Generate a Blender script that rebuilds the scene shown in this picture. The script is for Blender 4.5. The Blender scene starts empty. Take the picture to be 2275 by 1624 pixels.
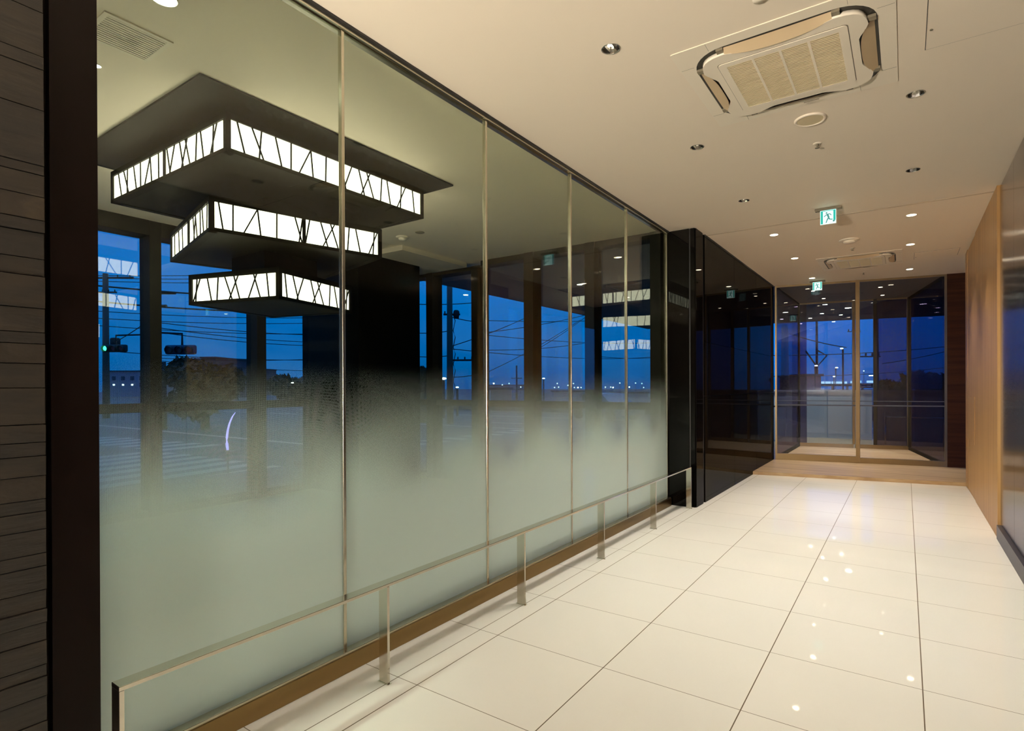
import bpy, bmesh, math, random
from mathutils import Vector, Matrix
random.seed(7)
C = bpy.context.scene.collection
PI = math.pi
# ------------------------------------------------------------------ camera maths (photo pixels 2275x1624)
F, YAW, PITCH, ROLL, CX, CY, HC = 1247.461, 0.6032575, -0.0024134, -0.0040231, 1152.234, 860.542, 1.3
def cam_axes():
    cy, sy, cp, sp = math.cos(YAW), math.sin(YAW), math.cos(PITCH), math.sin(PITCH)
    f = Vector((-sy*cp, cy*cp, sp)); r = Vector((cy, sy, 0)); u = r.cross(f)
    cr, sr = math.cos(ROLL), math.sin(ROLL)
    return cr*r + sr*u, -sr*r + cr*u, f
AR, AU, AF = cam_axes()
def on(px, py, ax, v):          # the point of plane axis=v seen at a pixel
    d = AF*F + AR*(px-CX) - AU*(py-CY); o = Vector((0, 0, HC))
    return o + d*((v-o[ax])/d[ax])
def at(px, py, dep):            # point at a given depth
    d = AF*F + AR*(px-CX) - AU*(py-CY)
    return Vector((0, 0, HC)) + d*(dep/F)

# ------------------------------------------------------------------ materials
def srgb(r, g, b):
    f = lambda c: (c/255/12.92) if c/255 <= .04045 else ((c/255+.055)/1.055)**2.4
    return (f(r), f(g), f(b), 1)
def mat(name, col, rough=.5, metal=0, spec=.5, emit=None, es=0, noise=None, bump=None, aniso=0, coat=0):
    m = bpy.data.materials.new(name); m.use_nodes = True
    nt = m.node_tree; b = nt.nodes['Principled BSDF']
    b.inputs['Base Color'].default_value = col if len(col) == 4 else (*col, 1)
    b.inputs['Roughness'].default_value = rough; b.inputs['Metallic'].default_value = metal
    b.inputs['Specular IOR Level'].default_value = spec
    if coat: b.inputs['Coat Weight'].default_value = coat; b.inputs['Coat Roughness'].default_value = .02
    if aniso: b.inputs['Anisotropic'].default_value = aniso
    if emit: b.inputs['Emission Color'].default_value = (*emit[:3], 1); b.inputs['Emission Strength'].default_value = es
    if noise:     # (scale vector, colour2, low, high, detail)
        sc, c2, lo, hi, det = noise
        tc = nt.nodes.new('ShaderNodeTexCoord'); mp = nt.nodes.new('ShaderNodeMapping'); mp.inputs['Scale'].default_value = sc
        n = nt.nodes.new('ShaderNodeTexNoise'); n.inputs['Scale'].default_value = 1; n.inputs['Detail'].default_value = det
        r = nt.nodes.new('ShaderNodeMapRange'); r.inputs['From Min'].default_value = lo; r.inputs['From Max'].default_value = hi
        mx = nt.nodes.new('ShaderNodeMix'); mx.data_type = 'RGBA'
        mx.inputs['A'].default_value = b.inputs['Base Color'].default_value[:]; mx.inputs['B'].default_value = c2 if len(c2) == 4 else (*c2, 1)
        nt.links.new(tc.outputs['Object'], mp.inputs['Vector']); nt.links.new(mp.outputs[0], n.inputs['Vector'])
        nt.links.new(n.outputs['Fac'], r.inputs['Value']); nt.links.new(r.outputs[0], mx.inputs['Factor'])
        nt.links.new(mx.outputs['Result'], b.inputs['Base Color'])
        if bump:
            bp = nt.nodes.new('ShaderNodeBump'); bp.inputs['Strength'].default_value = bump; bp.inputs['Distance'].default_value = .01
            nt.links.new(n.outputs['Fac'], bp.inputs['Height']); nt.links.new(bp.outputs[0], b.inputs['Normal'])
    return m
def emis(name, col, s):
    m = bpy.data.materials.new(name); m.use_nodes = True; nt = m.node_tree; nt.nodes.clear()
    e = nt.nodes.new('ShaderNodeEmission'); o = nt.nodes.new('ShaderNodeOutputMaterial')
    e.inputs[0].default_value = (*col[:3], 1); e.inputs[1].default_value = s; nt.links.new(e.outputs[0], o.inputs[0]); return m
def mth(nt, op, a, b=None, c=None, clamp=False):
    n = nt.nodes.new('ShaderNodeMath'); n.operation = op; n.use_clamp = clamp
    for i, v in enumerate((a, b, c)):
        if v is None: continue
        if isinstance(v, (int, float)): n.inputs[i].default_value = v
        else: nt.links.new(v, n.inputs[i])
    return n.outputs[0]
def glass(name, tint, r0=.04, k=.96, frit=None):
    """clear sheet: tinted transmission plus an angle-dependent mirror reflection; frit = (z opaque, z clear, colour)"""
    m = bpy.data.materials.new(name); m.use_nodes = True; nt = m.node_tree; nt.nodes.clear()
    out = nt.nodes.new('ShaderNodeOutputMaterial')
    tr = nt.nodes.new('ShaderNodeBsdfTransparent'); tr.inputs[0].default_value = (*tint, 1)
    gl = nt.nodes.new('ShaderNodeBsdfGlossy'); gl.inputs['Roughness'].default_value = 0; gl.inputs['Color'].default_value = (1, 1, 1, 1)
    lw = nt.nodes.new('ShaderNodeLayerWeight'); lw.inputs['Blend'].default_value = .5
    fac = mth(nt, 'ADD', mth(nt, 'MULTIPLY', mth(nt, 'POWER', lw.outputs['Facing'], 5), k), r0, clamp=True)
    base = tr.outputs[0]
    if frit:
        z0, z1, col, pitch = frit
        g = nt.nodes.new('ShaderNodeNewGeometry'); sp = nt.nodes.new('ShaderNodeSeparateXYZ'); nt.links.new(g.outputs['Position'], sp.inputs[0])
        t = mth(nt, 'DIVIDE', mth(nt, 'SUBTRACT', z1, sp.outputs['Z']), z1-z0, clamp=True)      # 0 clear .. 1 covered
        # staggered dot grid, dots grow downwards until they merge
        a = mth(nt, 'MULTIPLY', mth(nt, 'ADD', sp.outputs['Y'], sp.outputs['Z']), 1/pitch)
        b = mth(nt, 'MULTIPLY', mth(nt, 'SUBTRACT', sp.outputs['Y'], sp.outputs['Z']), 1/pitch)
        fa = mth(nt, 'SUBTRACT', mth(nt, 'FRACT', a), .5); fb = mth(nt, 'SUBTRACT', mth(nt, 'FRACT', b), .5)
        d = mth(nt, 'SQRT', mth(nt, 'ADD', mth(nt, 'MULTIPLY', fa, fa), mth(nt, 'MULTIPLY', fb, fb)))
        rad = mth(nt, 'MULTIPLY', mth(nt, 'POWER', t, .82), .74)
        dot = mth(nt, 'GREATER_THAN', rad, d)
        df = nt.nodes.new('ShaderNodeBsdfDiffuse'); df.inputs[0].default_value = (*col, 1)
        tl = nt.nodes.new('ShaderNodeBsdfTranslucent'); tl.inputs[0].default_value = (*col, 1)
        fm = nt.nodes.new('ShaderNodeMixShader'); fm.inputs[0].default_value = .25
        nt.links.new(df.outputs[0], fm.inputs[1]); nt.links.new(tl.outputs[0], fm.inputs[2])
        cm = nt.nodes.new('ShaderNodeMixShader'); nt.links.new(dot, cm.inputs[0])
        nt.links.new(tr.outputs[0], cm.inputs[1]); nt.links.new(fm.outputs[0], cm.inputs[2]); base = cm.outputs[0]
    mx = nt.nodes.new('ShaderNodeMixShader'); nt.links.new(fac, mx.inputs[0]); nt.links.new(base, mx.inputs[1]); nt.links.new(gl.outputs[0], mx.inputs[2])
    nt.links.new(mx.outputs[0], out.inputs[0]); return m

M = {}
M['ceil'] = mat('painted_ceiling', (.93, .80, .64), .7)
M['white'] = mat('white_plastic', (.93, .82, .66), .45)
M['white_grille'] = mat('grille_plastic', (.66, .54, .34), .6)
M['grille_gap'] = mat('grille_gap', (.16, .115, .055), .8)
M['flap_shaded'] = mat('flap_plastic_shaded', (.62, .46, .28), .5)  # shading of the open flaps is put into this brown
M['slot'] = mat('dark_slot', srgb(40, 36, 26), .6)
M['seam'] = mat('seam_grey', srgb(120, 110, 90), .6)
M['chrome'] = mat('chrome_reflector', (.75, .72, .66), .12, 1)
M['steel'] = mat('polished_steel', (.80, .77, .68), .10, 1)
M['steel_brushed'] = mat('brushed_steel_frame', (.62, .58, .46), .25, 1)
M['bronze'] = mat('bronze_skirting', (.28, .19, .08), .32, 1)
M['champagne'] = mat('champagne_frame', (.34, .25, .135), .30, .85)
def dark_gloss(name, col, r0, k, rough=.015):
    m = bpy.data.materials.new(name); m.use_nodes = True; nt = m.node_tree; nt.nodes.clear()
    out = nt.nodes.new('ShaderNodeOutputMaterial'); df = nt.nodes.new('ShaderNodeBsdfDiffuse'); df.inputs[0].default_value = (*col, 1)
    gl = nt.nodes.new('ShaderNodeBsdfGlossy'); gl.inputs['Roughness'].default_value = rough; gl.inputs['Color'].default_value = (1, 1, 1, 1)
    lw = nt.nodes.new('ShaderNodeLayerWeight'); lw.inputs['Blend'].default_value = .5
    fac = mth(nt, 'ADD', mth(nt, 'MULTIPLY', mth(nt, 'POWER', lw.outputs['Facing'], 5), k), r0, clamp=True)
    mx = nt.nodes.new('ShaderNodeMixShader'); nt.links.new(fac, mx.inputs[0]); nt.links.new(df.outputs[0], mx.inputs[1]); nt.links.new(gl.outputs[0], mx.inputs[2])
    nt.links.new(mx.outputs[0], out.inputs[0]); return m
M['black_frame'] = dark_gloss('black_window_frame', (.018, .016, .012), .010, .04, .35)
M['black_glass'] = dark_gloss('black_lacquered_glass', (.003, .0025, .002), .018, .22)
M['pillar'] = dark_gloss('black_pillar_panel', (.003, .003, .002), .006, .02, .12)
M['black_matt'] = mat('dark_metal', (.02, .018, .016), .5)
M['jamb'] = mat('dark_brown_steel_jamb', (.0045, .0018, .001), .45, 0, .12)
M['lampframe'] = mat('lantern_frame', (.012, .010, .006), .6, 0, .10)
M['lampdark'] = mat('lantern_underside', (.014, .012, .007), .55, 0, .10)
M['stone_dark'] = mat('slate_cladding', (0.0122, 0.0083, 0.0047), .55, 0, .5, noise=((3, 9, 60), (0.0069, 0.0048, 0.0027), .35, .65, 5), bump=.25)
M['stone_vein'] = mat('veined_slate_course', (0.0164, 0.0112, 0.0063), .5, 0, .5, noise=((6, 14, 22), (0.0393, 0.0279, 0.0143), .55, .75, 8), bump=.4)
M['stone_brown'] = mat('brown_slate_course', (0.0156, 0.0104, 0.0053), .55, 0, .5, noise=((5, 10, 50), (0.0088, 0.0061, 0.0032), .4, .6, 4), bump=.25)
M['strip'] = mat('brown_granite_strip', srgb(196, 170, 132), .35, 0, .4, noise=((1.2, 14, 14), srgb(164, 134, 98), .35, .65, 4))
M['redwood'] = mat('dark_red_timber', (.060, .020, .008), .6, 0, .1, noise=((1, 1, 22), (.034, .012, .006), .4, .65, 3))
M['wood'] = mat('oak_veneer', srgb(196, 154, 98), .38, 0, .4, noise=((14, 14, .5), srgb(172, 128, 76), .3, .7, 3))
M['metalwall'] = mat('brushed_metal_panel', (.26, .235, .235), .17, 1, aniso=.6, noise=((160, 160, 1.2), (.22, .20, .20), .3, .7, 2))
M['plinth'] = mat('dark_plinth', (.09, .08, .09), .35, .4)
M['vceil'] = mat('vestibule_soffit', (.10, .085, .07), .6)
M['canopy'] = mat('canopy_soffit', (.035, .033, .036), .6, noise=((.4, 3.5, 1), (.022, .022, .026), .45, .55, 1))
M['asphalt'] = mat('asphalt', (.045, .05, .055), .6, noise=((.7, .7, 1), (.065, .068, .07), .4, .6, 4))
M['paint'] = mat('road_paint', (.6, .62, .6), .6)
M['paving'] = mat('paving', (.16, .16, .17), .7, noise=((3, 3, 1), (.11, .11, .12), .4, .6, 2))
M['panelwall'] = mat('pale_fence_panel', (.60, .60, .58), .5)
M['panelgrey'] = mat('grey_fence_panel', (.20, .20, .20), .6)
M['pole'] = mat('concrete_pole', (.10, .085, .07), .8)
M['wire'] = mat('cable_black', (.008, .009, .012), .7)
M['bldg'] = mat('distant_pale_wall', (.22, .27, .33), .8)
M['bldg_dark'] = mat('distant_dark_wall', (.035, .045, .07), .8)
M['winsmall'] = mat('distant_window', (.02, .03, .05), .4)
M['leaf'] = mat('night_foliage', (.026, .027, .009), .8, noise=((3, 3, 3), (.010, .014, .006), .4, .6, 2))
M['bark'] = mat('bark', (.05, .04, .03), .9)
M['red_paint'] = mat('red_reflector', (.35, .03, .03), .4)
M['truck_box'] = mat('truck_body', (.10, .04, .09), .4)
M['carpaint'] = mat('silver_car_paint', (.30, .31, .34), .25, .5)
M['tyre'] = mat('tyre_rubber', (.01, .01, .01), .8)
M['stripe'] = mat('frosted_safety_stripe', (.08, .08, .10), .5)
M['signred'] = emis('call_button_red', (1, .04, .02), 1.4)
M['lamp_panel'] = emis('lit_acrylic', (1.0, .94, .80), 2.7)
M['spot'] = emis('downlight_lens', (1, .86, .62), 14)
M['spot_cool'] = emis('downlight_lens_cool', (.95, 1, .88), 16)
M['exit_white'] = emis('exit_face_white', (.66, 1.0, .93), .95)
M['exit_green'] = emis('exit_face_green', (.03, .42, .33), .85)
M['exit_green_dim'] = emis('exit_figure_green', (.08, .32, .28), .6)
M['street_light'] = emis('street_light_glow', (.75, .9, 1), 7)
M['far_light'] = emis('far_light_glow', (.6, .85, 1), 2.2)
M['warm_light'] = emis('warm_light_glow', (1, .8, .5), 8)
M['green_light'] = emis('signal_green', (.05, 1, .5), 3)
M['red_light'] = emis('tail_light_red', (1, .05, .04), 2)
M['violet'] = emis('violet_trail', (.32, .30, 1), 2.2)
M['bridge_light'] = emis('bridge_rail_glow', (.35, .65, .95), 1.1)
M['pane_frit'] = glass('fritted_partition_glass', (.90, .94, .85), .035, .75, (.34, 1.42, (.80, .94, .88), .0048))
M['pane'] = glass('window_glass', (.92, .94, .93), .075, .95)
M['pane_vest'] = glass('vestibule_glass', (.90, .90, .92), .035, .6)
M['pane_tint'] = glass('tinted_side_glass', (.44, .38, .48), .035, .30)

# floor: glossy cream tiles with dark joints
def floor_mat():
    m = bpy.data.materials.new('cream_polished_tiles'); m.use_nodes = True; nt = m.node_tree; b = nt.nodes['Principled BSDF']
    g = nt.nodes.new('ShaderNodeNewGeometry'); sp = nt.nodes.new('ShaderNodeSeparateXYZ'); nt.links.new(g.outputs['Position'], sp.inputs[0])
    def line(v, off, pitch, w):
        f = mth(nt, 'FRACT', mth(nt, 'DIVIDE', mth(nt, 'SUBTRACT', v, off-w/2), pitch)); return mth(nt, 'LESS_THAN', f, w/pitch)
    lx = line(sp.outputs['X'], .058, .604, .0045); ly = line(sp.outputs['Y'], 1.757, .5905, .003)
    east = mth(nt, 'GREATER_THAN', sp.outputs['X'], -1.80)
    lx = mth(nt, 'MULTIPLY', lx, east)
    l2 = mth(nt, 'LESS_THAN', mth(nt, 'ABSOLUTE', mth(nt, 'SUBTRACT', sp.outputs['X'], -1.872)), .002)
    j = mth(nt, 'MAXIMUM', mth(nt, 'MAXIMUM', lx, ly), l2)
    n = nt.nodes.new('ShaderNodeTexNoise'); n.inputs['Scale'].default_value = 1.7; n.inputs['Detail'].default_value = 2
    nt.links.new(g.outputs['Position'], n.inputs['Vector'])
    m1 = nt.nodes.new('ShaderNodeMix'); m1.data_type = 'RGBA'; m1.inputs['A'].default_value = srgb(238, 235, 226); m1.inputs['B'].default_value = srgb(232, 229, 220)
    nt.links.new(n.outputs['Fac'], m1.inputs['Factor'])
    m2 = nt.nodes.new('ShaderNodeMix'); m2.data_type = 'RGBA'; m2.inputs['B'].default_value = srgb(84, 66, 34)
    nt.links.new(j, m2.inputs['Factor']); nt.links.new(m1.outputs['Result'], m2.inputs['A']); nt.links.new(m2.outputs['Result'], b.inputs['Base Color'])
    b.inputs['Roughness'].default_value = .035; b.inputs['Specular IOR Level'].default_value = .5
    nt.links.new(mth(nt, 'ADD', mth(nt, 'MULTIPLY', j, .5), .035), b.inputs['Roughness'])
    return m
M['floor'] = floor_mat()

# ------------------------------------------------------------------ mesh helpers
class MB:
    def __init__(s): s.bm = bmesh.new(); s.mi = 0
    def _faces(s, fs, smooth=False):
        for f in fs: f.material_index = s.mi; f.smooth = smooth
    def box(s, x0, x1, y0, y1, z0, z1, rot=0, c=None, bev=0):
        xs, ys, zs = sorted((x0, x1)), sorted((y0, y1)), sorted((z0, z1))
        vs = [Vector((x, y, z)) for z in zs for y in ys for x in xs]
        if rot:
            c = Vector(c); R = Matrix.Rotation(rot, 3, 'Z'); vs = [R @ (v-c) + c for v in vs]
        v = [s.bm.verts.new(p) for p in vs]
        q = [(0, 2, 3, 1), (4, 5, 7, 6), (0, 1, 5, 4), (2, 6, 7, 3), (0, 4, 6, 2), (1, 3, 7, 5)]
        fs = [s.bm.faces.new([v[i] for i in k]) for k in q]; s._faces(fs)
        if bev:
            es = list({e for f in fs for e in f.edges})
            r = bmesh.ops.bevel(s.bm, geom=es, offset=bev, segments=2, profile=.5, affect='EDGES'); s._faces(r['faces'])
        return s
    def prism(s, pts, z0, z1, smooth=False):     # pts xy polygon counter-clockwise
        a = [s.bm.verts.new((x, y, z0)) for x, y in pts]; b = [s.bm.verts.new((x, y, z1)) for x, y in pts]; n = len(pts)
        fs = [s.bm.faces.new(a[::-1]), s.bm.faces.new(b)]; s._faces(fs)
        s._faces([s.bm.faces.new((a[i], a[(i+1) % n], b[(i+1) % n], b[i])) for i in range(n)], smooth); return s
    def ring(s, outer, inner, z0, z1):           # frame between two polygons with equal counts
        n = len(outer)
        o0 = [s.bm.verts.new((*p, z0)) for p in outer]; i0 = [s.bm.verts.new((*p, z0)) for p in inner]
        o1 = [s.bm.verts.new((*p, z1)) for p in outer]; i1 = [s.bm.verts.new((*p, z1)) for p in inner]
        for k in range(n):
            l = (k+1) % n
            s._faces([s.bm.faces.new(t) for t in ((o0[k], i0[k], i0[l], o0[l]), (o1[k], o1[l], i1[l], i1[k]), (o0[k], o0[l], o1[l], o1[k]), (i0[k], i1[k], i1[l], i0[l]))])
        return s
    def lathe(s, prof, c, n=24, smooth=True, flip=False, a=1, b=1):      # prof (r,z)
        rows = []
        for r, z in prof:
            rows.append([s.bm.verts.new((c[0]+a*r*math.cos(2*PI*k/n), c[1]+b*r*math.sin(2*PI*k/n), c[2]+z)) for k in range(n)] if r > 1e-6 else [s.bm.verts.new((c[0], c[1], c[2]+z))])
        for A, B in zip(rows, rows[1:]):
            for k in range(n):
                l = (k+1) % n
                if len(A) == 1 and len(B) == 1: continue
                if len(A) == 1: t = (A[0], B[k], B[l])
                elif len(B) == 1: t = (A[k], A[l], B[0])
                else: t = (A[k], A[l], B[l], B[k])
                s._faces([s.bm.faces.new(t)], smooth)
        return s
    def tube(s, pts, r, n=6, cap=True):
        pts = [Vector(p) for p in pts]; rows = []
        for i, p in enumerate(pts):
            d = (pts[min(i+1, len(pts)-1)] - pts[max(i-1, 0)]).normalized()
            u = d.cross(Vector((0, 0, 1)));
            if u.length < 1e-3: u = d.cross(Vector((1, 0, 0)))
            u.normalize(); w = d.cross(u); rr = r[i] if isinstance(r, (list, tuple)) else r
            rows.append([s.bm.verts.new(p + rr*(math.cos(2*PI*k/n)*u + math.sin(2*PI*k/n)*w)) for k in range(n)])
        for A, B in zip(rows, rows[1:]):
            s._faces([s.bm.faces.new((A[k], A[(k+1) % n], B[(k+1) % n], B[k])) for k in range(n)], n > 6)
        if cap: s._faces([s.bm.faces.new(rows[0][::-1]), s.bm.faces.new(rows[-1])])
        return s
    def quad(s, *p): s._faces([s.bm.faces.new([s.bm.verts.new(q) for q in p])]); return s
    def build(s, name, m, parent=None, loc=None):
        me = bpy.data.meshes.new(name); bmesh.ops.recalc_face_normals(s.bm, faces=s.bm.faces[:])
        if loc is not None: bmesh.ops.translate(s.bm, verts=s.bm.verts[:], vec=-Vector(loc))
        s.bm.to_mesh(me); s.bm.free()
        for k in (m if isinstance(m, (list, tuple)) else [m]): me.materials.append(k)
        o = bpy.data.objects.new(name, me); C.objects.link(o)
        if parent: o.parent = parent
        if loc is not None and not parent: o.location = loc
        return o
def empty(name, loc=(0, 0, 0), rz=0):
    o = bpy.data.objects.new(name, None); C.objects.link(o); o.location = loc; o.rotation_euler = (0, 0, rz); o.empty_display_size = .1; return o
def tag(o, label, cat, group=None, kind=None):
    if label: o['label'] = label
    if cat: o['category'] = cat
    if group: o['group'] = group
    if kind: o['kind'] = kind
    return o
def st(o, label=None, cat=None):
    o['kind'] = 'structure'
    if label: o['label'] = label
    if cat: o['category'] = cat
    return o
def copy_tree(o, parent=None):
    c = o.copy(); C.objects.link(c)
    for k in ('label', 'group'):
        pass
    if parent: c.parent = parent
    for ch in list(o.children): copy_tree(ch, c)
    return c

ZC = 2.97          # ceiling
XG = -2.14         # fritted partition plane
YE = 5.97          # end window glass
XW = -6.35         # west window glass
# ------------------------------------------------------------------ floors and ceilings
st(MB().box(-2.14, 1.2, -3.0, 8.59, -.08, 0).build('floor', M['floor']), 'cream polished floor tiles in the corridor', 'floor')
st(MB().box(-6.6, -2.142, -3.0, 6.1, -.08, 0).build('floor_left', mat('left_room_floor', srgb(190, 185, 168), .4)), 'floor of the windowed room behind the partition', 'floor')
# raised brown strip (skewed front edge) and vestibule floor
VA = .185          # slope of the skewed end wall  dy/dx
ang = math.atan(VA)
ysf = lambda x: 8.66 + VA*(x+1.8)      # step front
ygl = lambda x: 10.28 + VA*(x+1.8)     # entrance glass line
yfar = lambda x: 12.75 + VA*(x+1.8)    # outer glass line
st(MB().prism([(-2.4, ysf(-2.4)), (1.2, ysf(1.2)), (1.2, 15.2), (-2.4, 15.2)], -.08, .045).build('floor_entrance', M['strip']), 'raised brown stone step in front of the glass doors', 'floor')
st(MB().prism([(-2.14, 8.59), (1.2, 8.59), (1.2, ysf(1.2)), (-2.14, ysf(-2.14))], -.08, 0).build('floor_tiles_end', M['floor']), 'cream tiles meeting the brown step', 'floor')
m = MB(); YJ = 6.36
m.box(-2.14, 1.2, -3.0, YJ-.02, ZC, ZC+.12)
st(m.build('ceiling', M['ceil']), 'cream plaster ceiling of the corridor up to the shadow joint', 'ceiling')
m = MB(); m.box(-2.14, 1.2, YJ+.02, 9.9, ZC, ZC+.12)
m.prism([(-2.14, 9.9), (1.2, 9.9), (1.2, ygl(1.2)), (-2.14, ygl(-2.14))], ZC, ZC+.12); m.box(-2.14, 1.2, YJ-.02, YJ+.02, ZC+.003, ZC+.12)
st(m.build('ceiling_far', M['ceil']), 'cream plaster ceiling beyond the shadow joint', 'ceiling')
st(MB().box(-1.83, .655, YJ-.019, YJ+.019, ZC-.0012, ZC+.003).build('trim_5', mat('joint_shade', (.66, .54, .40), .7)), 'thin brownish strip painted as the shade of the ceiling joint', 'trim')  # flat strip closes the gap, its brown stands in for the gap's shadow
st(MB().box(-6.6, -2.142, -3.0, 6.1, ZC, ZC+.12).build('ceiling_left', M['ceil']), 'plaster ceiling of the windowed room', 'ceiling')
st(MB().box(-6.45, -4.88, 4.68, 5.86, 2.91, ZC-.001).build('ceiling_soffit', M['ceil']), 'shallow lowered box in the ceiling corner of the windowed room', 'ceiling')
m = MB().prism([(-2.0, ygl(-2.0)+.02), (.75, ygl(.75)+.02), (.6, 13.4), (-2.0, 13.0)], ZC, ZC+.1)
st(m.build('ceiling_vestibule', M['vceil']), 'dark ceiling inside the glass entrance vestibule', 'ceiling')
st(MB().prism([(-6.85, 6.12), (4.0, 6.12), (4.0, 19.3), (-6.85, 17.3)], 3.12, 3.5).build('roof_canopy', M['canopy']), 'dark underside of the canopy outside the windows', 'canopy')
# walls around and behind the camera
st(MB().box(-6.6, 1.2, -3.15, -3.0, 0, ZC).build('wall_back', mat('back_wall', srgb(92, 76, 58), .6)))
st(MB().box(-6.6, -2.2, -.72, -.6, 0, ZC).build('wall_left_back', M['stone_dark']))

# ------------------------------------------------------------------ left slate wall and jamb
zs = [3.0, 2.72, 2.56, 2.399, 2.269, 2.231, 2.111, 1.949, 1.921, 1.857, 1.788, 1.753, 1.676, 1.625, 1.532, 1.461, 1.428, 1.371, 1.3, 1.194, 1.142, 1.102, 1.044, .975, .939, .887, .817, .779, .709, .653, .613, .56, .489, .454, .397, .322, .26, .2, .12, .06, 0]
m = MB(); m.box(-2.6, -2.105, -3.0, .57, 0, ZC)
for i in range(len(zs)-1):
    z1, z0 = min(zs[i], ZC-.001), zs[i+1]
    if z1 <= z0: continue
    m.mi = 1 if i in (9, 16, 22) else (2 if random.random() < .35 else 0)
    y = -3.0; d = random.uniform(0, .006)
    while y < .57:
        l = random.uniform(.55, 1.2); y2 = min(.57, y+l)
        if y2 > .25 and y2 < .57: y2 = .57
        m.box(-2.105, -2.084+d+random.uniform(-.002, .002), y, y2-(.0012 if y2 < .57 else 0), z0+.0012, z1-.0012, bev=.001); y = y2
st(m.build('wall_left', [M['stone_dark'], M['stone_vein'], M['stone_brown']]), 'dark slate strip cladding at the left edge', 'wall')
st(MB().box(-2.22, -2.088, .585, .705, 0, ZC).box(-2.22, -2.12, .565, .59, 0, ZC).build('trim_1', M['jamb']), 'tall dark brown steel jamb beside the slate wall', 'jamb')

# ------------------------------------------------------------------ fritted glass partition
ym = [.60, 1.675, 2.75, 3.815, 4.875, 5.94]
for i in range(5):
    w = empty(f'window_{i+1}', (XG, (ym[i]+ym[i+1])/2, 0)); st(w, ['nearest', 'second', 'third', 'fourth', 'farthest'][i] + ' tall dotted glass pane of the corridor partition', 'glass partition')
    y0 = ym[i]+(.006 if i else .1); y1 = ym[i+1]-.006
    MB().box(XG-.006, XG+.006, y0, y1, .085, ZC-.035).build('pane', M['pane_frit']).parent = w
    b = MB().box(XG-.014, XG+.012, ym[i+1]-.008, ym[i+1]+.008, .085, ZC-.03, bev=.002).build('mullion', M['steel_brushed']); b.parent = w
    for ch in w.children: ch.matrix_parent_inverse = Matrix.Translation((-XG, -(ym[i]+ym[i+1])/2, 0))
m = MB().box(XG-.03, XG+.002, .7, 5.95, ZC-.035, ZC-.0005); m.box(XG+.006, XG+.022, .7, 5.95, ZC-.028, ZC-.0005); m.mi = 1; m.box(XG+.022, XG+.034, .7, 5.95, ZC-.012, ZC-.0005)
st(m.build('trim_2', [M['steel_brushed'], M['black_matt']]), 'brushed metal head channel above the glass partition', 'trim')
m = MB().box(XG-.03, XG+.055, .7, 5.93, .001, .082); m.mi = 1; m.box(XG+.005, XG+.05, .7, 5.93, .082, .095, bev=.002)
st(m.build('baseboard_left', [M['bronze'], M['steel_brushed']]), 'bronze metal skirting under the glass partition', 'skirting')
# low rail
rail = tag(empty('guard_rail', (-1.885, 3.3, 0)), 'low polished steel rail on flat posts along the glass partition', 'railing')
inv = Matrix.Translation((1.885, -3.3, 0))
def ch(mb, name, m_, par, iv):
    o = mb.build(name, m_); o.parent = par; o.matrix_parent_inverse = iv; return o
ch(MB().box(-1.912, -1.858, .672, 5.905, .427, .440, bev=.0015), 'rail', M['steel'], rail, inv)
for y in (.679, 1.69, 2.757, 3.822, 4.882, 5.898):
    ch(MB().box(-1.912, -1.858, y-.0065, y+.0065, .004, .427, bev=.001).box(-1.918, -1.852, y-.010, y+.010, .0005, .004), 'post', M['steel'], rail, inv)

# ------------------------------------------------------------------ black glass clad block and wall on the left of the corridor
m = MB().box(-2.34, -1.865, 5.985, 6.30, 0, ZC-.0005); m.box(-1.862, -1.83, 5.985, 6.225, 0, ZC-.0005); m.box(-2.16, -1.90, 5.96, 5.985, 0, ZC-.0005); m.box(-1.885, -1.84, 5.968, 5.985, 0, ZC-.0005)
m.mi = 1; m.box(-1.90, -1.888, 5.975, 5.985, 0, ZC-.001); m.box(-1.865, -1.845, 6.225, 6.30, 0, ZC-.001)
st(m.build('wall_black_block', [M['black_glass'], M['black_matt']]), 'black glass end block where the partition stops', 'wall')
m = MB()
for (a, b) in ((6.30, 7.6), (7.606, 8.9), (8.906, 10.25)):
    for (z0, z1) in ((0, 1.178), (1.182, 1.775), (1.779, ZC-.001)): m.box(-1.86, -1.83, a, b, z0+.0003, z1)
m.mi = 1; m.box(-2.34, -1.86, 6.30, 10.25, 0, ZC-.002)
st(m.build('wall_black', [M['black_glass'], M['black_matt']]), 'long glossy black glass wall reflecting the corridor', 'wall')
m = MB().box(-1.83, -1.822, 6.30, 10.2, ZC-.02, ZC-.0005)
st(m.build('trim_3', M['black_matt']))

# ------------------------------------------------------------------ right side: brushed metal wall, oak wall
m = MB()
ys = [-3.0, -1.9, -.8, .3, 1.4, 2.5, 3.6, 4.5, 5.45, 6.16]
for a, b in zip(ys, ys[1:]): m.box(.655, .70, a+.002, b-.002, .125, ZC-.02)
m.mi = 1; m.box(.70, .8, -3.0, 6.16, 0, ZC-.001)
st(m.build('wall_right', [M['metalwall'], M['slot']]), 'brushed metal panel wall at the right edge', 'wall')
st(MB().box(.628, .70, -3.0, 6.16, 0, .118, bev=.002).build('baseboard_right', M['plinth']), 'dark plinth under the brushed metal wall', 'skirting')
m = MB(); y = 6.165
for w in (.62, .62, .55):
    m.box(.635, .66, y, y+w-.0015, .004, ZC-.004); y += w
m.box(.635, .66, 8.90, 9.18, .004, ZC-.004); m.mi = 1; m.box(.66, .8, 6.165, 9.18, 0, ZC-.002)
st(m.build('wall_right_oak', [M['wood'], M['slot']]), 'pale oak veneer wall on the right of the corridor', 'wall')
d = empty('door_1', (.635, 8.43, 0)); st(d, 'flush oak service door set in the oak wall', 'door')
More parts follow.
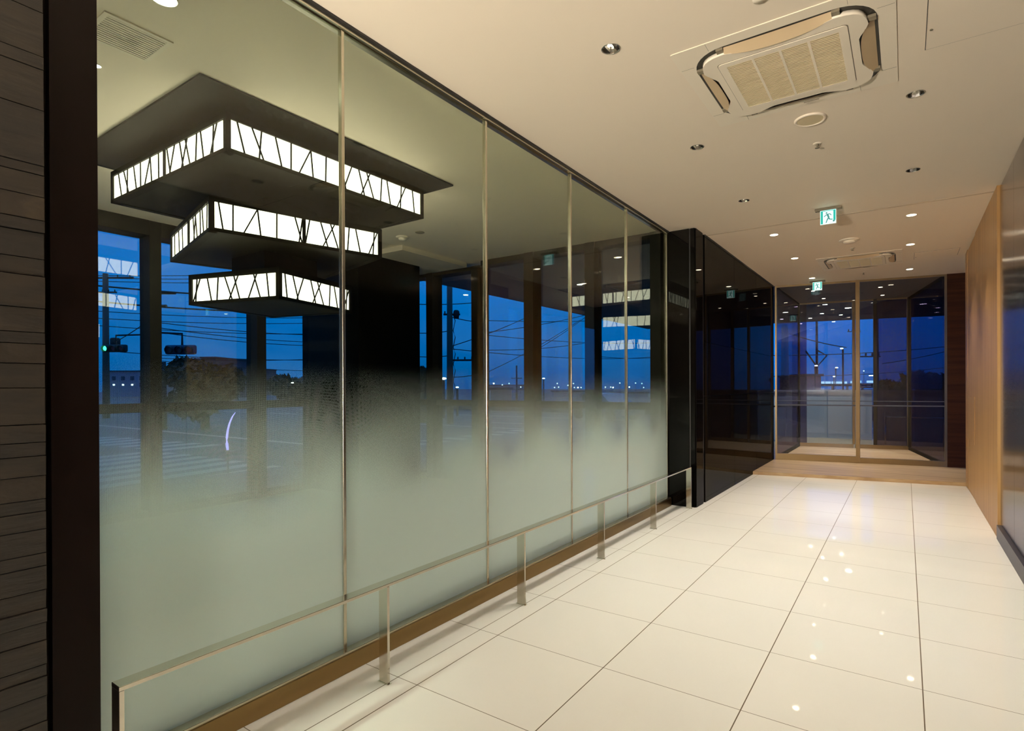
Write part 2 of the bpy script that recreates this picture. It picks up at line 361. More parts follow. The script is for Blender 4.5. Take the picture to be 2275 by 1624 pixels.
iv = Matrix.Translation((-.635, -8.43, 0))
ch(MB().box(.638, .66, 7.962, 8.895, .006, ZC-.018), 'door_leaf', M['wood'], d, iv)
ch(MB().box(.6345, .6378, 8.05, 8.88, .62, 1.155, bev=.001), 'door_flap', M['wood'], d, iv)
ch(MB().box(.631, .6378, 7.99, 8.03, .90, .99, bev=.002), 'lock', M['black_matt'], d, iv)
ch(MB().lathe([(0, -.01), (.028, -.01), (.034, 0), (.034, .004)], (0, 0, 0), 20), 'call_button', M['signred'], d, iv)
cb = d.children[-1]; cb.matrix_parent_inverse = iv @ Matrix.Translation((.636, 8.18, 1.03)) @ Matrix.Rotation(PI/2, 4, 'Y') @ Matrix.Scale(1.9, 4, (1, 0, 0))
# alcove behind the oak wall end
st(MB().box(.66, 1.2, 9.18, 9.24, 0, ZC-.001).build('wall_alcove', M['wood']))
R = lambda x0, x1, yo0, yo1: [(x0, ygl(x0)+yo0), (x1, ygl(x1)+yo0), (x1, ygl(x1)+yo1), (x0, ygl(x0)+yo1)]
st(MB().prism(R(.52, 1.2, -.03, .12), .045, ZC-.001).build('wall_end_timber', M['redwood']), 'dark red timber wall right of the glass doors', 'wall')

# ------------------------------------------------------------------ glass entrance (skewed)
def skew(name, label, cat='window', kind=True):
    o = empty(name, (-.6, ygl(-.6), .045)); st(o, label, cat); return o, Matrix.Translation((.6, -ygl(-.6), -.045))
w1, iv = skew('door_2', 'left glass entrance door leaf with a champagne metal frame', 'glass door')
ch(MB().prism(R(-1.80, -.66, -.006, .006), .15, ZC-.03), 'pane', M['pane_vest'], w1, iv)
ch(MB().prism(R(-1.81, -.64, -.03, .03), .046, .15).prism(R(-1.81, -1.785, -.03, .03), .15, ZC-.03).prism(R(-1.81, -.64, -.02, .02), ZC-.03, ZC-.001), 'door_frame', M['champagne'], w1, iv)
ch(MB().prism(R(-1.78, -.66, -.010, -.0065), .955, .975).prism(R(-1.78, -.66, -.010, -.0065), 1.03, 1.042), 'safety_stripe', M['stripe'], w1, iv)
w2, iv = skew('window_12', 'right glass screen beside the entrance door', 'glass screen')
ch(MB().prism(R(-.60, .50, -.006, .006), .13, ZC-.03), 'pane', M['pane_vest'], w2, iv)
ch(MB().prism(R(-.60, .52, -.03, .03), .046, .13).prism(R(-.655, -.60, -.045, .04), .046, ZC-.001).prism(R(.49, .52, -.03, .03), .13, ZC-.03).prism(R(-.60, .52, -.02, .02), ZC-.03, ZC-.001), 'window_frame', M['champagne'], w2, iv)
ch(MB().prism(R(-.60, .49, -.010, -.0065), .955, .975).prism(R(-.60, .49, -.010, -.0065), 1.03, 1.042), 'safety_stripe', M['stripe'], w2, iv)
# vestibule side walls
yl0, yl1 = ygl(-1.8)+.04, yfar(-1.8)
s1 = empty('window_13', (-1.8, (yl0+yl1)/2, .045)); st(s1, 'tinted glass left side wall of the vestibule', 'glass wall'); iv = Matrix.Translation((1.8, -(yl0+yl1)/2, -.045))
ch(MB().box(-1.806, -1.794, yl0, yl1, .10, ZC-.03), 'pane', M['pane_tint'], s1, iv)
ch(MB().box(-1.82, -1.78, yl0, yl1, .046, .10).box(-1.82, -1.78, yl1-.03, yl1+.03, .1, ZC-.001).box(-1.815, -1.785, yl0, yl1, ZC-.03, ZC-.001), 'window_frame', M['black_frame'], s1, iv)
# right side wall: perpendicular to the glass line, from (.5, ygl) going north-west
p0 = Vector((.50, ygl(.50)+.03)); dn = Vector((-math.sin(ang), math.cos(ang))); L = 2.42; tx = Vector((math.cos(ang), math.sin(ang)))
def strip2(p, q, w): n = (q-p).normalized(); n = Vector((-n.y, n.x))*w/2; return [tuple(p+n), tuple(p-n), tuple(q-n), tuple(q+n)]
p1 = p0 + dn*L
s2 = empty('window_14', (*((p0+p1)/2), .045)); st(s2, 'dark tinted glass right side wall of the vestibule', 'glass wall'); iv = Matrix.Translation((-s2.location.x, -s2.location.y, -.045))
ch(MB().prism(strip2(p0, p1, .012), .10, ZC-.03), 'pane', M['pane_tint'], s2, iv)
ch(MB().prism(strip2(p0, p1, .04), .046, .10).prism(strip2(p1-dn*.03, p1+dn*.03, .06), .1, ZC-.001).prism(strip2(p0, p1, .03), ZC-.05, ZC-.001), 'window_frame', M['black_frame'], s2, iv)
# outer glass
q0 = Vector((-1.8, yl1)); q1 = p1.copy()
xs = [0, .60, 1.0]
def lerp(t): return q0 + (q1-q0)*t
s3 = empty('door_3', (*lerp(.3), .045)); st(s3, 'outer glass door at the far end of the vestibule', 'glass door'); iv = Matrix.Translation((-s3.location.x, -s3.location.y, -.045))
ch(MB().prism(strip2(lerp(.075), lerp(.50), .012), .12, ZC-.03), 'pane', M['pane'], s3, iv)
ch(MB().prism(strip2(lerp(.01), lerp(.075), .012), .12, ZC-.03), 'tinted_pane', M['pane_tint'], s3, iv)
ch(MB().prism(strip2(lerp(0), lerp(.51), .05), .046, .12).prism(strip2(lerp(.50), lerp(.525), .06), .12, ZC-.001).prism(strip2(lerp(0), lerp(.51), .04), ZC-.03, ZC-.001), 'door_frame', M['champagne'], s3, iv)
s4 = empty('window_15', (*lerp(.8), .045)); st(s4, 'outer glass screen beside the far entrance door', 'glass screen'); iv = Matrix.Translation((-s4.location.x, -s4.location.y, -.045))
ch(MB().prism(strip2(lerp(.525), lerp(.69), .012), .12, ZC-.03), 'pane', M['pane'], s4, iv)
ch(MB().prism(strip2(lerp(.72), lerp(.99), .012), .12, ZC-.03), 'tinted_pane', M['pane_tint'], s4, iv)
ch(MB().prism(strip2(lerp(.69), lerp(.72), .05), .12, ZC-.001), 'post', M['black_frame'], s4, iv)
ch(MB().prism(strip2(lerp(.525), lerp(1), .05), .046, .12).prism(strip2(lerp(.525), lerp(1), .04), ZC-.03, ZC-.001).prism(strip2(lerp(.98), lerp(1.0), .05), .12, ZC-.001), 'window_frame', M['champagne'], s4, iv)
# door hand rails outside the vestibule
def guard(name, label, pts, h, r, mt, grp='steel hand rails outside the entrance'):
    c = sum((Vector(p) for p in pts), Vector((0, 0)))/len(pts); o = tag(empty(name, (c.x, c.y, -.05)), label, 'hand rail', grp); iv = Matrix.Translation((-c.x, -c.y, .05))
    ch(MB().tube([(x, y, h) for x, y in pts], r, 8), 'rail', mt, o, iv)
    for x, y in pts: ch(MB().tube([(x, y, -.05), (x, y, h)], r, 8), 'post', mt, o, iv)
    return o

# ------------------------------------------------------------------ west windows
wy = [(-3.0, -.86), (-.75, .27), (.38, 1.40), (1.51, 2.53), (2.64, 3.655), (3.77, 4.43)]
posts = [(-.86, -.75), (.27, .38), (1.40, 1.51), (2.53, 2.64), (3.655, 3.77)]
names = ['', '', 'window nearest the slate wall', 'window seen under the lantern left edge', 'wide window under the lantern showing the tree', 'narrow window beside the black pillar']
names = {3: 'west window beside the brown jamb', 4: 'wide west window showing the dark tree', 5: 'narrow west window beside the black pillar'}
k = 6
for i, (a, b) in enumerate(wy):
    if i in (0,): continue
    o = empty(f'window_{k}' if k < 12 else f'window_{k+10}', (XW, (a+b)/2, 0)); k += 1
    st(o, names.get(i), 'window' if i in names else None); iv = Matrix.Translation((-XW, -(a+b)/2, 0))
    ch(MB().box(XW-.004, XW+.004, a, b, 1.14, 2.82), 'upper_pane', M['pane'], o, iv)
    ch(MB().box(XW-.004, XW+.004, a, b, .06, 1.05), 'lower_pane', M['pane'], o, iv)
    ch(MB().box(XW-.09, XW+.07, a-.0, b+.0, 1.05, 1.14).box(XW-.09, XW+.14, a-.0, b+.0, 2.82, ZC-.001).box(XW-.09, XW+.10, a, b, 0, .06), 'window_frame', M['black_frame'], o, iv)
for i, (a, b) in enumerate(posts):
    st(MB().box(XW-.09, XW+.14, a, b, 0, ZC-.001, bev=.004).build(f'trim_{10+i}', M['black_frame']))
st(MB().box(XW-.25, XW+.14, -3.0, -.86, 0, ZC-.001).build('wall_west', M['black_matt']))
# black pillar
st(MB().box(XW-.12, -5.37, 4.43, 5.46, 0, 2.9095).build('wall_pillar', M['pillar']), 'big black glossy pillar in the corner of the windowed room', 'pillar')
st(MB().box(XW-.1, XW+.02, 5.46, 6.1, 0, ZC-.001).build('wall_west_end', M['black_matt']))

# ------------------------------------------------------------------ end windows
ex = [(-6.33, -5.63), (-5.50, -4.80), (-4.65, -3.95), (-3.81, -3.09), (-2.965, -2.29)]
ep = [(-5.63, -5.50), (-4.80, -4.65), (-3.95, -3.81), (-3.09, -2.965), (-2.29, -2.17)]
en = ['sliver of end window beside the black pillar', 'end window showing the thick utility pole', 'end window with the slender mast outside', 'end window right of the mast window', 'last end window next to the black block']
nn = [16, 17, 18, 19, 20]
for i, (a, b) in enumerate(ex):
    o = empty(f'window_{nn[i]}', ((a+b)/2, YE, 0)); st(o, en[i], 'window'); iv = Matrix.Translation((-(a+b)/2, -YE, 0))
    top = 2.86 if i < 2 else 2.90
    ch(MB().box(a, b, YE-.004, YE+.004, 1.11, top), 'upper_pane', M['pane'], o, iv)
    ch(MB().box(a, b, YE-.004, YE+.004, .06, 1.03), 'lower_pane', M['pane'], o, iv)
    ch(MB().box(a, b, YE-.06, YE+.06, 1.03, 1.11).box(a, b, YE-.10, YE+.08, top, (2.9095 if i < 2 else ZC-.001)).box(a, b, YE-.08, YE+.08, 0, .06), 'window_frame', M['black_frame'], o, iv)
for i, (a, b) in enumerate(ep):
    st(MB().box(a, b, YE-.12, YE+.08, 0, (2.9095 if i < 2 else ZC-.001), bev=.004).build(f'trim_{20+i}', M['black_frame']))

# ------------------------------------------------------------------ tiered lantern
LC = Vector((-4.02, 2.515))
lan = tag(empty('tiered_lantern', (LC.x, LC.y, 1.9)), 'black three-tier square lantern with lit panels and crossing bars, hung from the ceiling', 'pendant light')
liv = Matrix.Translation((-LC.x, -LC.y, -1.9))
TS = [(1.61, 2.89, 2.66, 0), (1.19, 2.505, 2.28, 13.5), (.82, 2.12, 1.90, -15.5)]
BARS = {(0, 'S'): [(-.427, -.394), (-.372, -.32), (-.331, -.336), (-.27, -.242), (-.202, -.201), (-.11, -.163), (-.11, -.096), (-.034, -.032), (.039, .069), (.106, .062), (.146, .177), (.191, .23), (.209, .161), (.282, .273), (.31, .333), (.406, .399), (.431, .382), (.478, .482)],
 (0, 'E'): [(-.457, -.428), (-.401, -.353), (-.362, -.372), (-.306, -.279), (-.238, -.239), (-.149, -.203), (-.149, -.138), (-.075, -.078), (-.001, .026), (.058, .015), (.095, .128), (.14, .181), (.16, .108), (.229, .221), (.26, .282), (.352, .345), (.379, .324), (.425, .439)],
 (1, 'S'): [(-.386, -.382), (-.269, -.249), (-.168, -.154), (.021, .018), (.11, .145), (.176, .126), (.167, .21), (.277, .28), (.321, .353), (.432, .421)],
 (1, 'E'): [(-.455, -.433), (-.383, -.384), (-.258, -.33), (-.258, -.241), (-.154, -.155), (-.053, -.011), (-.008, -.029), (.034, .008), (.099, .144), (.187, .113), (.16, .209), (.28, .269), (.322, .353), (.449, .44), (.47, .41)],
 (2, 'S'): [(-.41, -.426), (-.373, -.455), (-.291, -.243), (-.167, -.182), (-.094, -.011), (.008, .072), (.056, -.046), (.223, .294), (.257, .166), (.362, .385)],
 (2, 'E'): [(-.424, -.398), (-.329, -.262), (-.195, -.282), (-.102, -.034), (-.011, .076), (.039, -.077), (.17, .157), (.229, .281), (.429, .414), (.46, .37)]}
ch(MB().box(LC.x-.94, LC.x+.94, LC.y-1.015, LC.y+1.015, ZC-.014, ZC-.0005, bev=.002), 'ceiling_plate', M['lampframe'], lan, liv)
ch(MB().box(LC.x-.22, LC.x+.22, LC.y-.22, LC.y+.22, 2.08, ZC-.013), 'core', M['lampframe'], lan, liv)
hid = MB()
for ti, (s, z1, z0, a) in enumerate(TS):
    rt = math.radians(-a); h = s/2; c3 = (LC.x, LC.y, 0)
    t = empty('tier', (0, 0, 0)); t.parent = lan; t.matrix_parent_inverse = liv
    m = MB(); fr = .030; pw = .030
    # top and bottom boards (underside plate slightly recessed)
    m.box(LC.x-h, LC.x+h, LC.y-h, LC.y+h, z1-.02, z1, rt, c3)
    m.box(LC.x-h+.04, LC.x+h-.04, LC.y-h+.04, LC.y+h-.04, z0+.004, z0+.016, rt, c3)
    m.mi = 1
    for sx in (-1, 1):
        m.box(LC.x+sx*(h-.05), LC.x+sx*h, LC.y-h, LC.y+h, z0, z0+fr*.8, rt, c3); m.box(LC.x-h, LC.x+h, LC.y+sx*(h-.05), LC.y+sx*h, z0, z0+fr*.8, rt, c3)
        m.box(LC.x+sx*(h-.02), LC.x+sx*h, LC.y-h, LC.y+h, z1-.036, z1, rt, c3); m.box(LC.x-h, LC.x+h, LC.y+sx*(h-.02), LC.y+sx*h, z1-.036, z1, rt, c3)
        for sy in (-1, 1): m.box(LC.x+sx*(h-pw), LC.x+sx*h, LC.y+sy*(h-pw), LC.y+sy*h, z0, z1, rt, c3)
    o = m.build('tier_frame', [M['lampdark'], M['lampframe']]); o.parent = t
    zb, zt = z0+fr*.8, z1-.036
    for side, q in (('S', 0), ('E', 1), ('N', 2), ('W', 3)):
        rr = rt + q*PI/2
        pn = MB().box(LC.x-h+pw, LC.x+h-pw, LC.y-h+.012, LC.y-h+.018, zb, zt, rr, c3).build('lit_panel', M['lamp_panel']); pn.parent = t
        if side in 'SN' : bl = BARS[(ti, 'S')]
        else: bl = BARS[(ti, 'E')]
        if side in 'NW': mb = hid
        if side in 'NW': bl = [(x+.013*((j % 3)-1), y) for j, (x, y) in enumerate(bl)]
        cR = Matrix.Rotation(rr, 3, 'Z'); cc = Vector((LC.x, LC.y, 0))
        for top, bot in bl:
            if side in 'SE': mb = MB()
            w = .0045
            vs = []
            for yy in (-h+.004, -h+.010):
                for (u, zz) in ((bot*s-w, zb-.004), (bot*s+w, zb-.004), (top*s+w, zt+.004), (top*s-w, zt+.004)):
                    vs.append(mb.bm.verts.new(cR @ Vector((u, yy, 0)) + cc + Vector((0, 0, zz))))
            for f in ((0, 1, 2, 3), (7, 6, 5, 4), (0, 4, 5, 1), (1, 5, 6, 2), (2, 6, 7, 3), (3, 7, 4, 0)): mb.bm.faces.new([vs[z] for z in f])
            if side in 'SE': mb.build('crossing_bar', M['lampframe']).parent = t
        mb = hid if side in 'NW' else MB()
        if (ti, side) != (0, 'E') and ti < 2: mb.box(LC.x-.011+.03*(ti == 0 and side == 'S')*1, LC.x+.011+.03*(ti == 0 and side == 'S'), LC.y-h+.001, LC.y-h+.012, zb, zt, rr, c3)
        if side in 'SE' and len(mb.bm.verts): mb.build('divider', M['lampframe']).parent = t
o = ch(hid, 'crossing_bars', M['lampframe'], lan, liv); o['kind'] = 'stuff'
# ------------------------------------------------------------------ ceiling fittings
IDL = Matrix()
def downlight(name, x, y, lit, label, grp, r=.042, sp='spot', power=60, col=(1, .92, .80), tilt=0, rc=ZC, beam=0, cone=1.55, blend=1):
    t = tag(empty(name, (x, y, rc)), label, 'downlight', grp)
    MB().lathe([(r+.004, -.0005), (r+.006, -.002), (r, -.003), (r-.001, .0)], (0, 0, 0), 28).build('trim_ring', M['chrome'] if not lit else M['white'], t)
    if lit:
        MB().lathe([(0, -.0028), (r*.93, -.0026), (r*.93, -.001), (0, -.001)], (0, 0, 0), 28).build('lens', M[sp], t)
    else:
        m = MB().lathe([(r-.001, -.001), (r*.80, .022), (r*.55, .045), (0, .05)], (0, 0, 0), 12, smooth=False); m.build('reflector_cup', M['chrome'], t)
        MB().lathe([(0, .018), (r*.30, .02), (r*.34, .032), (0, .044)], (r*.12, 0, 0), 10).build('bulb', M['spot'], t)
        for k_ in (-1, 1): MB().box(k_*r*.5-.003, k_*r*.5+.003, -r*.75, r*.75, .001, .018).build('louvre_fin', M['slot'], t)
    if power:
        ld = bpy.data.lights.new('lamp', 'SPOT'); ld.energy = power; ld.color = col; ld.spot_size = cone; ld.spot_blend = blend; ld.shadow_soft_size = .03
        lo = bpy.data.objects.new('light_source', ld); C.objects.link(lo); lo.parent = t; lo.location = (0, 0, -.012); lo.rotation_euler = (tilt, 0, 0)
        if beam:
            lb = ld.copy(); lb.energy = power*beam; lb.spot_size = .74; lb.spot_blend = .9; lc = bpy.data.objects.new('beam', lb); C.objects.link(lc); lc.parent = t; lc.location = (0, 0, -.012)
    return t
# openings are cut in the ceiling for the recessed (unlit looking) ones
side = {-1.2: 'left', .052: 'right'}
ordn = ['second', 'third', 'fourth', 'fifth', 'sixth', 'farthest']
PW = 70
for x in (-1.2, .052):
    for i, y in enumerate((1.16, 2.56, 3.96, 5.35, 6.76, 8.17, 9.85)):
        if x > 0 and i == 6: y = 9.92
        nm = 'left row by the glass' if x < 0 else 'right row by the metal wall'
        if i in (0, 1) and x > 0 or i == 0: lab = None
        lit = i >= 4
        if i == 0: l = 'recessed downlight above the camera, ' + nm
        elif not lit: l = ('dim chrome downlight, ' + {1: 'nearest in the ', 2: 'second in the ', 3: 'third in the '}[i if x < 0 else i] + nm)
        else: l = 'bright downlight, ' + {4: 'just past the ceiling joint, ', 5: 'middle of the far three, ', 6: 'farthest in its row, '}[i] + nm
        downlight('downlight', x, y, lit, l, 'ceiling downlights along the corridor', power=(0, PW*.36, PW*.95, PW, PW*.8, PW*.8, PW*.65)[i], col=((1, .92, .80) if i < 4 else (1, .885, .73)), beam=(0, .2, .15, .2, 1.0, 1.0, 1.0)[i], cone=(2.15 if i < 4 else 1.6))
for (x, y) in ((-1.25, -1.1), (.05, -1.1), (-1.25, -2.3), (.05, -2.3)): downlight('downlight', x, y, True, 'extra unseen downlight added behind the viewpoint to lift the ceiling', 'added downlights behind the viewpoint', power=PW*2, cone=1.6)  # added out of view so floor bounce lifts the near ceiling
t = tag(empty('fill_uplighter', (-1.7, -2.7, 0)), 'added fill uplighter behind the viewpoint, brightening the ceiling', 'fill light')  # unseen fill light, added to brighten the corridor ceiling
MB().lathe([(0, 0), (.16, 0), (.16, .02), (0, .03)], (0, 0, 0), 24).build('base', M['black_matt'], t)
MB().tube([(0, 0, .02), (0, 0, .80)], .012, 8).build('pole', M['steel_brushed'], t)
MB().lathe([(.02, .79), (.12, .83), (.19, .90), (.185, .90), (.115, .84), (.0, .81)], (0, 0, 0), 28).build('bowl_shade', M['white'], t)
ld = bpy.data.lights.new('lamp', 'SPOT'); ld.energy = 900; ld.color = (1, .92, .80); ld.spot_size = 2.9; ld.spot_blend = .6; ld.shadow_soft_size = .12
lo = bpy.data.objects.new('light_source', ld); C.objects.link(lo); lo.parent = t; lo.location = (0, 0, 1.04); lo.rotation_euler = (PI-.5, 0, -.15)
# left room lights
downlight('downlight', -2.62, 1.13, True, 'large glaring downlight at the top edge of the windowed room ceiling', 'ceiling lights of the windowed room', r=.05, sp='spot_cool', power=190, cone=1.0, col=(.96, 1, 1))
downlight('downlight', -3.45, 1.165, True, 'glaring downlight against the brown jamb', 'ceiling lights of the windowed room', r=.018, sp='spot_cool', power=190, cone=1.0, col=(.96, 1, 1))
downlight('downlight', -4.3, .3, True, 'downlight in the hidden part of the windowed room', 'ceiling lights of the windowed room', power=2200, cone=1.1, col=(.96, 1, 1))
downlight('downlight', -3.3, -.2, True, 'second downlight in the hidden part of the windowed room', 'ceiling lights of the windowed room', power=2200, cone=1.1, col=(.96, 1, 1))
# vestibule lights
for i, (x, y) in enumerate(((-1.35, 11.2), (-.35, 11.45), (-1.3, 12.3), (-.35, 12.5))):
    downlight('downlight', x, y, True, 'small downlight in the dark vestibule ceiling, ' + ['front left', 'front right', 'back left', 'back right'][i], 'downlights in the vestibule ceiling', r=.03, power=105, rc=ZC)
# canopy lights beyond the outer doors
for i, (px, py) in enumerate(((1779, 719), (1852, 714.5), (1868, 699.5), (1826, 696.5), (1800, 707), (1884, 684), (1737, 709))):
    p = on(px, py, 2, 3.12)
    downlight('downlight', p.x, p.y, True, 'round light under the canopy beyond the outer glass door', 'canopy lights beyond the outer door', r=(.07 if i == 5 else .045), power=55, rc=3.12, sp='spot_cool', col=(.7, .85, 1), beam=0)
for i, (x, y) in enumerate(((-3.1, 14.45), (-1.5, 14.45))):
    downlight('downlight', x, y, True, ['left', 'right'][i] + ' round light added under the canopy to brighten the pale fence', 'added canopy lights over the fence', r=.05, power=110, rc=3.12, sp='spot_cool', col=(.5, .75, 1), beam=0, cone=2.4)  # pair added to throw more bluish light on the fence
# canopy lights outside the end windows
for i, (px, py) in enumerate(((1034.7, 655), (1186, 598), (1288, 632), (1130, 640))):
    p = on(px, py, 2, 3.12)
    if i == 3: continue
    downlight('downlight', p.x, p.y, True, ['round light under the canopy beside the utility pole', 'round light under the canopy left of the mirrored exit sign', 'round light under the canopy beside a window post'][i], 'lights under the outside canopy', r=.05, power=25, rc=3.12, sp='spot_cool')

def speaker(x, y, r, label):
    t = tag(empty('ceiling_speaker', (x, y, ZC)), label, 'ceiling speaker')
    MB().lathe([(r, -.0005), (r, -.006), (r*.93, -.011), (r*.84, -.011), (r*.80, -.007)], (0, 0, 0), 40).build('rim', M['ceil'], t)
    MB().lathe([(r*.81, -.007), (0, -.009)], (0, 0, 0), 40).build('mesh_cover', M['white_grille'], t)
speaker(-.49, 3.955, .092, 'round white ceiling speaker just beyond the near air conditioner')
def sprinkler(x, y, label):
    t = tag(empty('sprinkler', (x, y, ZC)), label, 'sprinkler', 'ceiling sprinklers in the corridor')
    MB().lathe([(0, 0), (.028, 0), (.026, -.004), (.010, -.005)], (0, 0, 0), 20).build('escutcheon', M['white'], t)
    MB().lathe([(.009, -.004), (.009, -.016), (.005, -.018), (.004, -.028), (.015, -.030), (.015, -.032), (0, -.032)], (0, 0, 0), 14).build('head', M['seam'], t)
sprinkler(-.50, 4.38, 'small sprinkler head beyond the round ceiling speaker'); sprinkler(-.53, 7.97, 'small sprinkler head beside the smoke detector'); sprinkler(-.51, 9.80, 'small sprinkler head beyond the far air conditioner')
def smoke(x, y, z, label, r=.07):
    t = tag(empty('smoke_detector', (x, y, z)), label, 'smoke detector')
    MB().lathe([(r, -.0005), (r, -.008), (r*.92, -.014), (r*.6, -.016)], (0, 0, 0), 30).build('base', M['white'], t)
    MB().lathe([(r*.6, -.016), (r*.62, -.026), (r*.5, -.038), (0, -.042)], (0, 0, 0), 30).build('sensor', M['white'], t)
smoke(-.53, 7.50, ZC, 'white smoke detector on the ceiling before the far air conditioner', .105)
smoke(-4.62, 4.43, ZC, 'white smoke detector on the windowed room ceiling near the lantern')
t = tag(empty('ceiling_speaker', (-4.33, 4.41, ZC)), 'flat grey disc on the windowed room ceiling beside the smoke detector', 'ceiling speaker')
MB().lathe([(.05, -.0005), (.05, -.005), (.045, -.007), (0, -.007)], (0, 0, 0), 26).build('mesh_cover', M['seam'], t)
p = on(1688, -3, 2, ZC); t = tag(MB().lathe([(.03, -.0005), (.028, -.006), (0, -.008)], (0, 0, 0), 24).build('ceiling_sensor', M['white']), 'small round sensor cut by the top edge beside the near air conditioner', 'sensor'); t.location = (p.x, p.y, ZC)

# round openings for the recessed fittings
def cut_holes(ob, centres, r, z):
    cm = MB()
    for x, y in centres: cm.lathe([(0, -.02), (r, -.02), (r, .075), (0, .075)], (x, y, z), 28, smooth=False)
    c = cm.build('cutter', M['ceil']); md = ob.modifiers.new('b', 'BOOLEAN'); md.object = c; md.operation = 'DIFFERENCE'; md.solver = 'EXACT'
    dg = bpy.context.evaluated_depsgraph_get(); me = bpy.data.meshes.new_from_object(ob.evaluated_get(dg)); ob.modifiers.clear(); ob.data = me
    bpy.data.objects.remove(c, do_unlink=True)
cut_holes(bpy.data.objects['ceiling'], [(x, y) for x in (-1.2, .052) for y in (1.16, 2.56, 3.96, 5.35)], .0415, ZC)

# air conditioner cassettes
def rrect(cx, cy, hx, hy, r, n=8):
    out = []
    for qx, qy, a0 in ((1, 1, 0), (-1, 1, 90), (-1, -1, 180), (1, -1, 270)):
        for i in range(n+1):
            a = math.radians(a0+90*i/n); out.append((cx+qx*(hx-r)+r*math.cos(a), cy+qy*(hy-r)+r*math.sin(a)))
    return out
def slotmat(): return M['slot']
def aircon(x, y, label):
    t = tag(empty('air_conditioner', (x, y, ZC)), label, 'air conditioner', 'ceiling cassette air conditioners')
    H = .475
    # flat outer plate with rounded opening
    m = MB(); out = rrect(0, 0, H, H, .012); inn = rrect(0, 0, .405, .405, .17)
    m.ring(out, inn, -.0045, -.0005); m.build('cover_plate', M['white'], t)
    m = MB(); m.ring(rrect(0, 0, .4051, .4051, .17), rrect(0, 0, .30, .30, .10), -.0030, -.0006); m.build('air_slot', M['slot'], t)
    # raised inner panel: wavy outline (narrower at the middle of each side where flaps sit)
    pts = []
    n = 120
    for i in range(n):
        a = 2*PI*i/n; c, s = math.cos(a), math.sin(a)
        k = 1/((abs(c)**7+abs(s)**7)**(1/7))     # superellipse
        rad = .372*k
        # dent towards the centre of every side
        dd = min(abs(((a+PI/4) % (PI/2)) - PI/4), PI/4)/(PI/4)     # 0 mid-side .. 1 corner
        dent = .046*(1-min(1, max(0, (dd-.50)/.22))) if dd < .72 else 0
        rad -= dent*k
        pts.append((rad*c, rad*s))
    top = [(px*1.0, py*1.0) for px, py in pts]
    m = MB(); m.prism(top, -.026, -.004, smooth=True)
    m.build('centre_panel', M['white'], t)
    # intake grille seam and grille
    m = MB(); m.ring(rrect(0, 0, .292, .292, .02), rrect(0, 0, .289, .289, .02), -.0268, -.026); m.build('grille_seam', M['seam'], t)
    m = MB(); m.ring(rrect(0, 0, .289, .289, .02), rrect(0, 0, .252, .252, .004), -.030, -.026); m.build('grille_frame', M['white'], t)
    g = MB(); g.box(-.252, .252, -.252, .252, -.0268, -.026); g.mi = 1
    nb = 34
    g.mi = 2
    for i in range(nb):
        yy = -.252+.504*(i+.5)/nb; g.box(-.252, .252, yy-.0035, yy+.0035, -.0300, -.0268)
    g.mi = 1
    for xx in (-.126, 0, .126): g.box(xx-.006, xx+.006, -.252, .252, -.0304, -.0268)
    g.build('intake_grille', [M['grille_gap'], M['white'], M['white_grille']], t)
    # four open flaps and the brackets at their ends
    for q in range(4):
        R_ = Matrix.Rotation(q*PI/2, 4, 'Z')
        m = MB(); n = 14; A = []; B = []
        for i in range(n+1):
            u = -1+2*i/n; xx = u*.235; w = .052*(1-abs(u)**3*.75)
            A.append(Vector((xx, -.392, -.006-.002*(1-u*u)))); B.append(Vector((xx, -.392+w+.010, -.024-.010*(1-u*u))))
        for dz in (0, .003):
            va = [m.bm.verts.new(R_ @ (p_+Vector((0, 0, dz)))) for p_ in A]; vb = [m.bm.verts.new(R_ @ (p_+Vector((0, 0, dz)))) for p_ in B]
            for i in range(n): m._faces([m.bm.faces.new((va[i], va[i+1], vb[i+1], vb[i]))], True)
        m.build('flap', M['flap_shaded'], t)
        m = MB()
        for sx in (-1, 1): m.box(sx*.235, sx*.268, -.400, -.352, -.016, -.004)
        bmesh.ops.transform(m.bm, matrix=R_, verts=m.bm.verts[:]); m.build('flap_bracket', M['seam'], t)
    # corner covers: thin seams
    m = MB()
    for sx in (-1, 1):
        for sy in (-1, 1):
            m.box(sx*.30-.0006, sx*.30+.0006, sy*.405, sy*.47, -.0052, -.0043); m.box(sx*.405, sx*.47, sy*.30-.0006, sy*.30+.0006, -.0052, -.0043)
    m.build('corner_seam', M['seam'], t)
    m = MB().box(.02, .10, .385, .391, -.0275, -.026); m.build('status_window', M['seam'], t)
    return t
aircon(-.505, 3.255, 'near square ceiling cassette air conditioner with open flaps')
aircon(-.505, 8.86, 'far square ceiling cassette air conditioner in front of the entrance')
# access hatches
def hatch(x0, x1, y0, y1, label):
    t = tag(empty('access_hatch', ((x0+x1)/2, (y0+y1)/2, ZC)), label, 'access hatch', 'ceiling access hatches')
    cx, cy = (x0+x1)/2, (y0+y1)/2; hx, hy = (x1-x0)/2, (y1-y0)/2
    MB().box(-hx+.004, hx-.004, -hy+.004, hy-.004, -.003, -.0005).build('hatch_door', M['ceil'], t)
    m = MB(); m.ring([(-hx, -hy), (hx, -hy), (hx, hy), (-hx, hy)], [(-hx+.003, -hy+.003), (hx-.003, -hy+.003), (hx-.003, hy-.003), (-hx+.003, hy-.003)], -.0016, -.0004); m.build('hatch_frame', M['slot'], t)
    MB().lathe([(0, -.006), (.006, -.006), (.006, -.003)], (-hx+.02, .08, 0), 12).build('latch', M['seam'], t)
hatch(.083, .62, 2.93, 3.468, 'square hatch at the upper right beside the near air conditioner'); hatch(.095, .555, 8.72, 9.18, 'square hatch beside the far air conditioner')
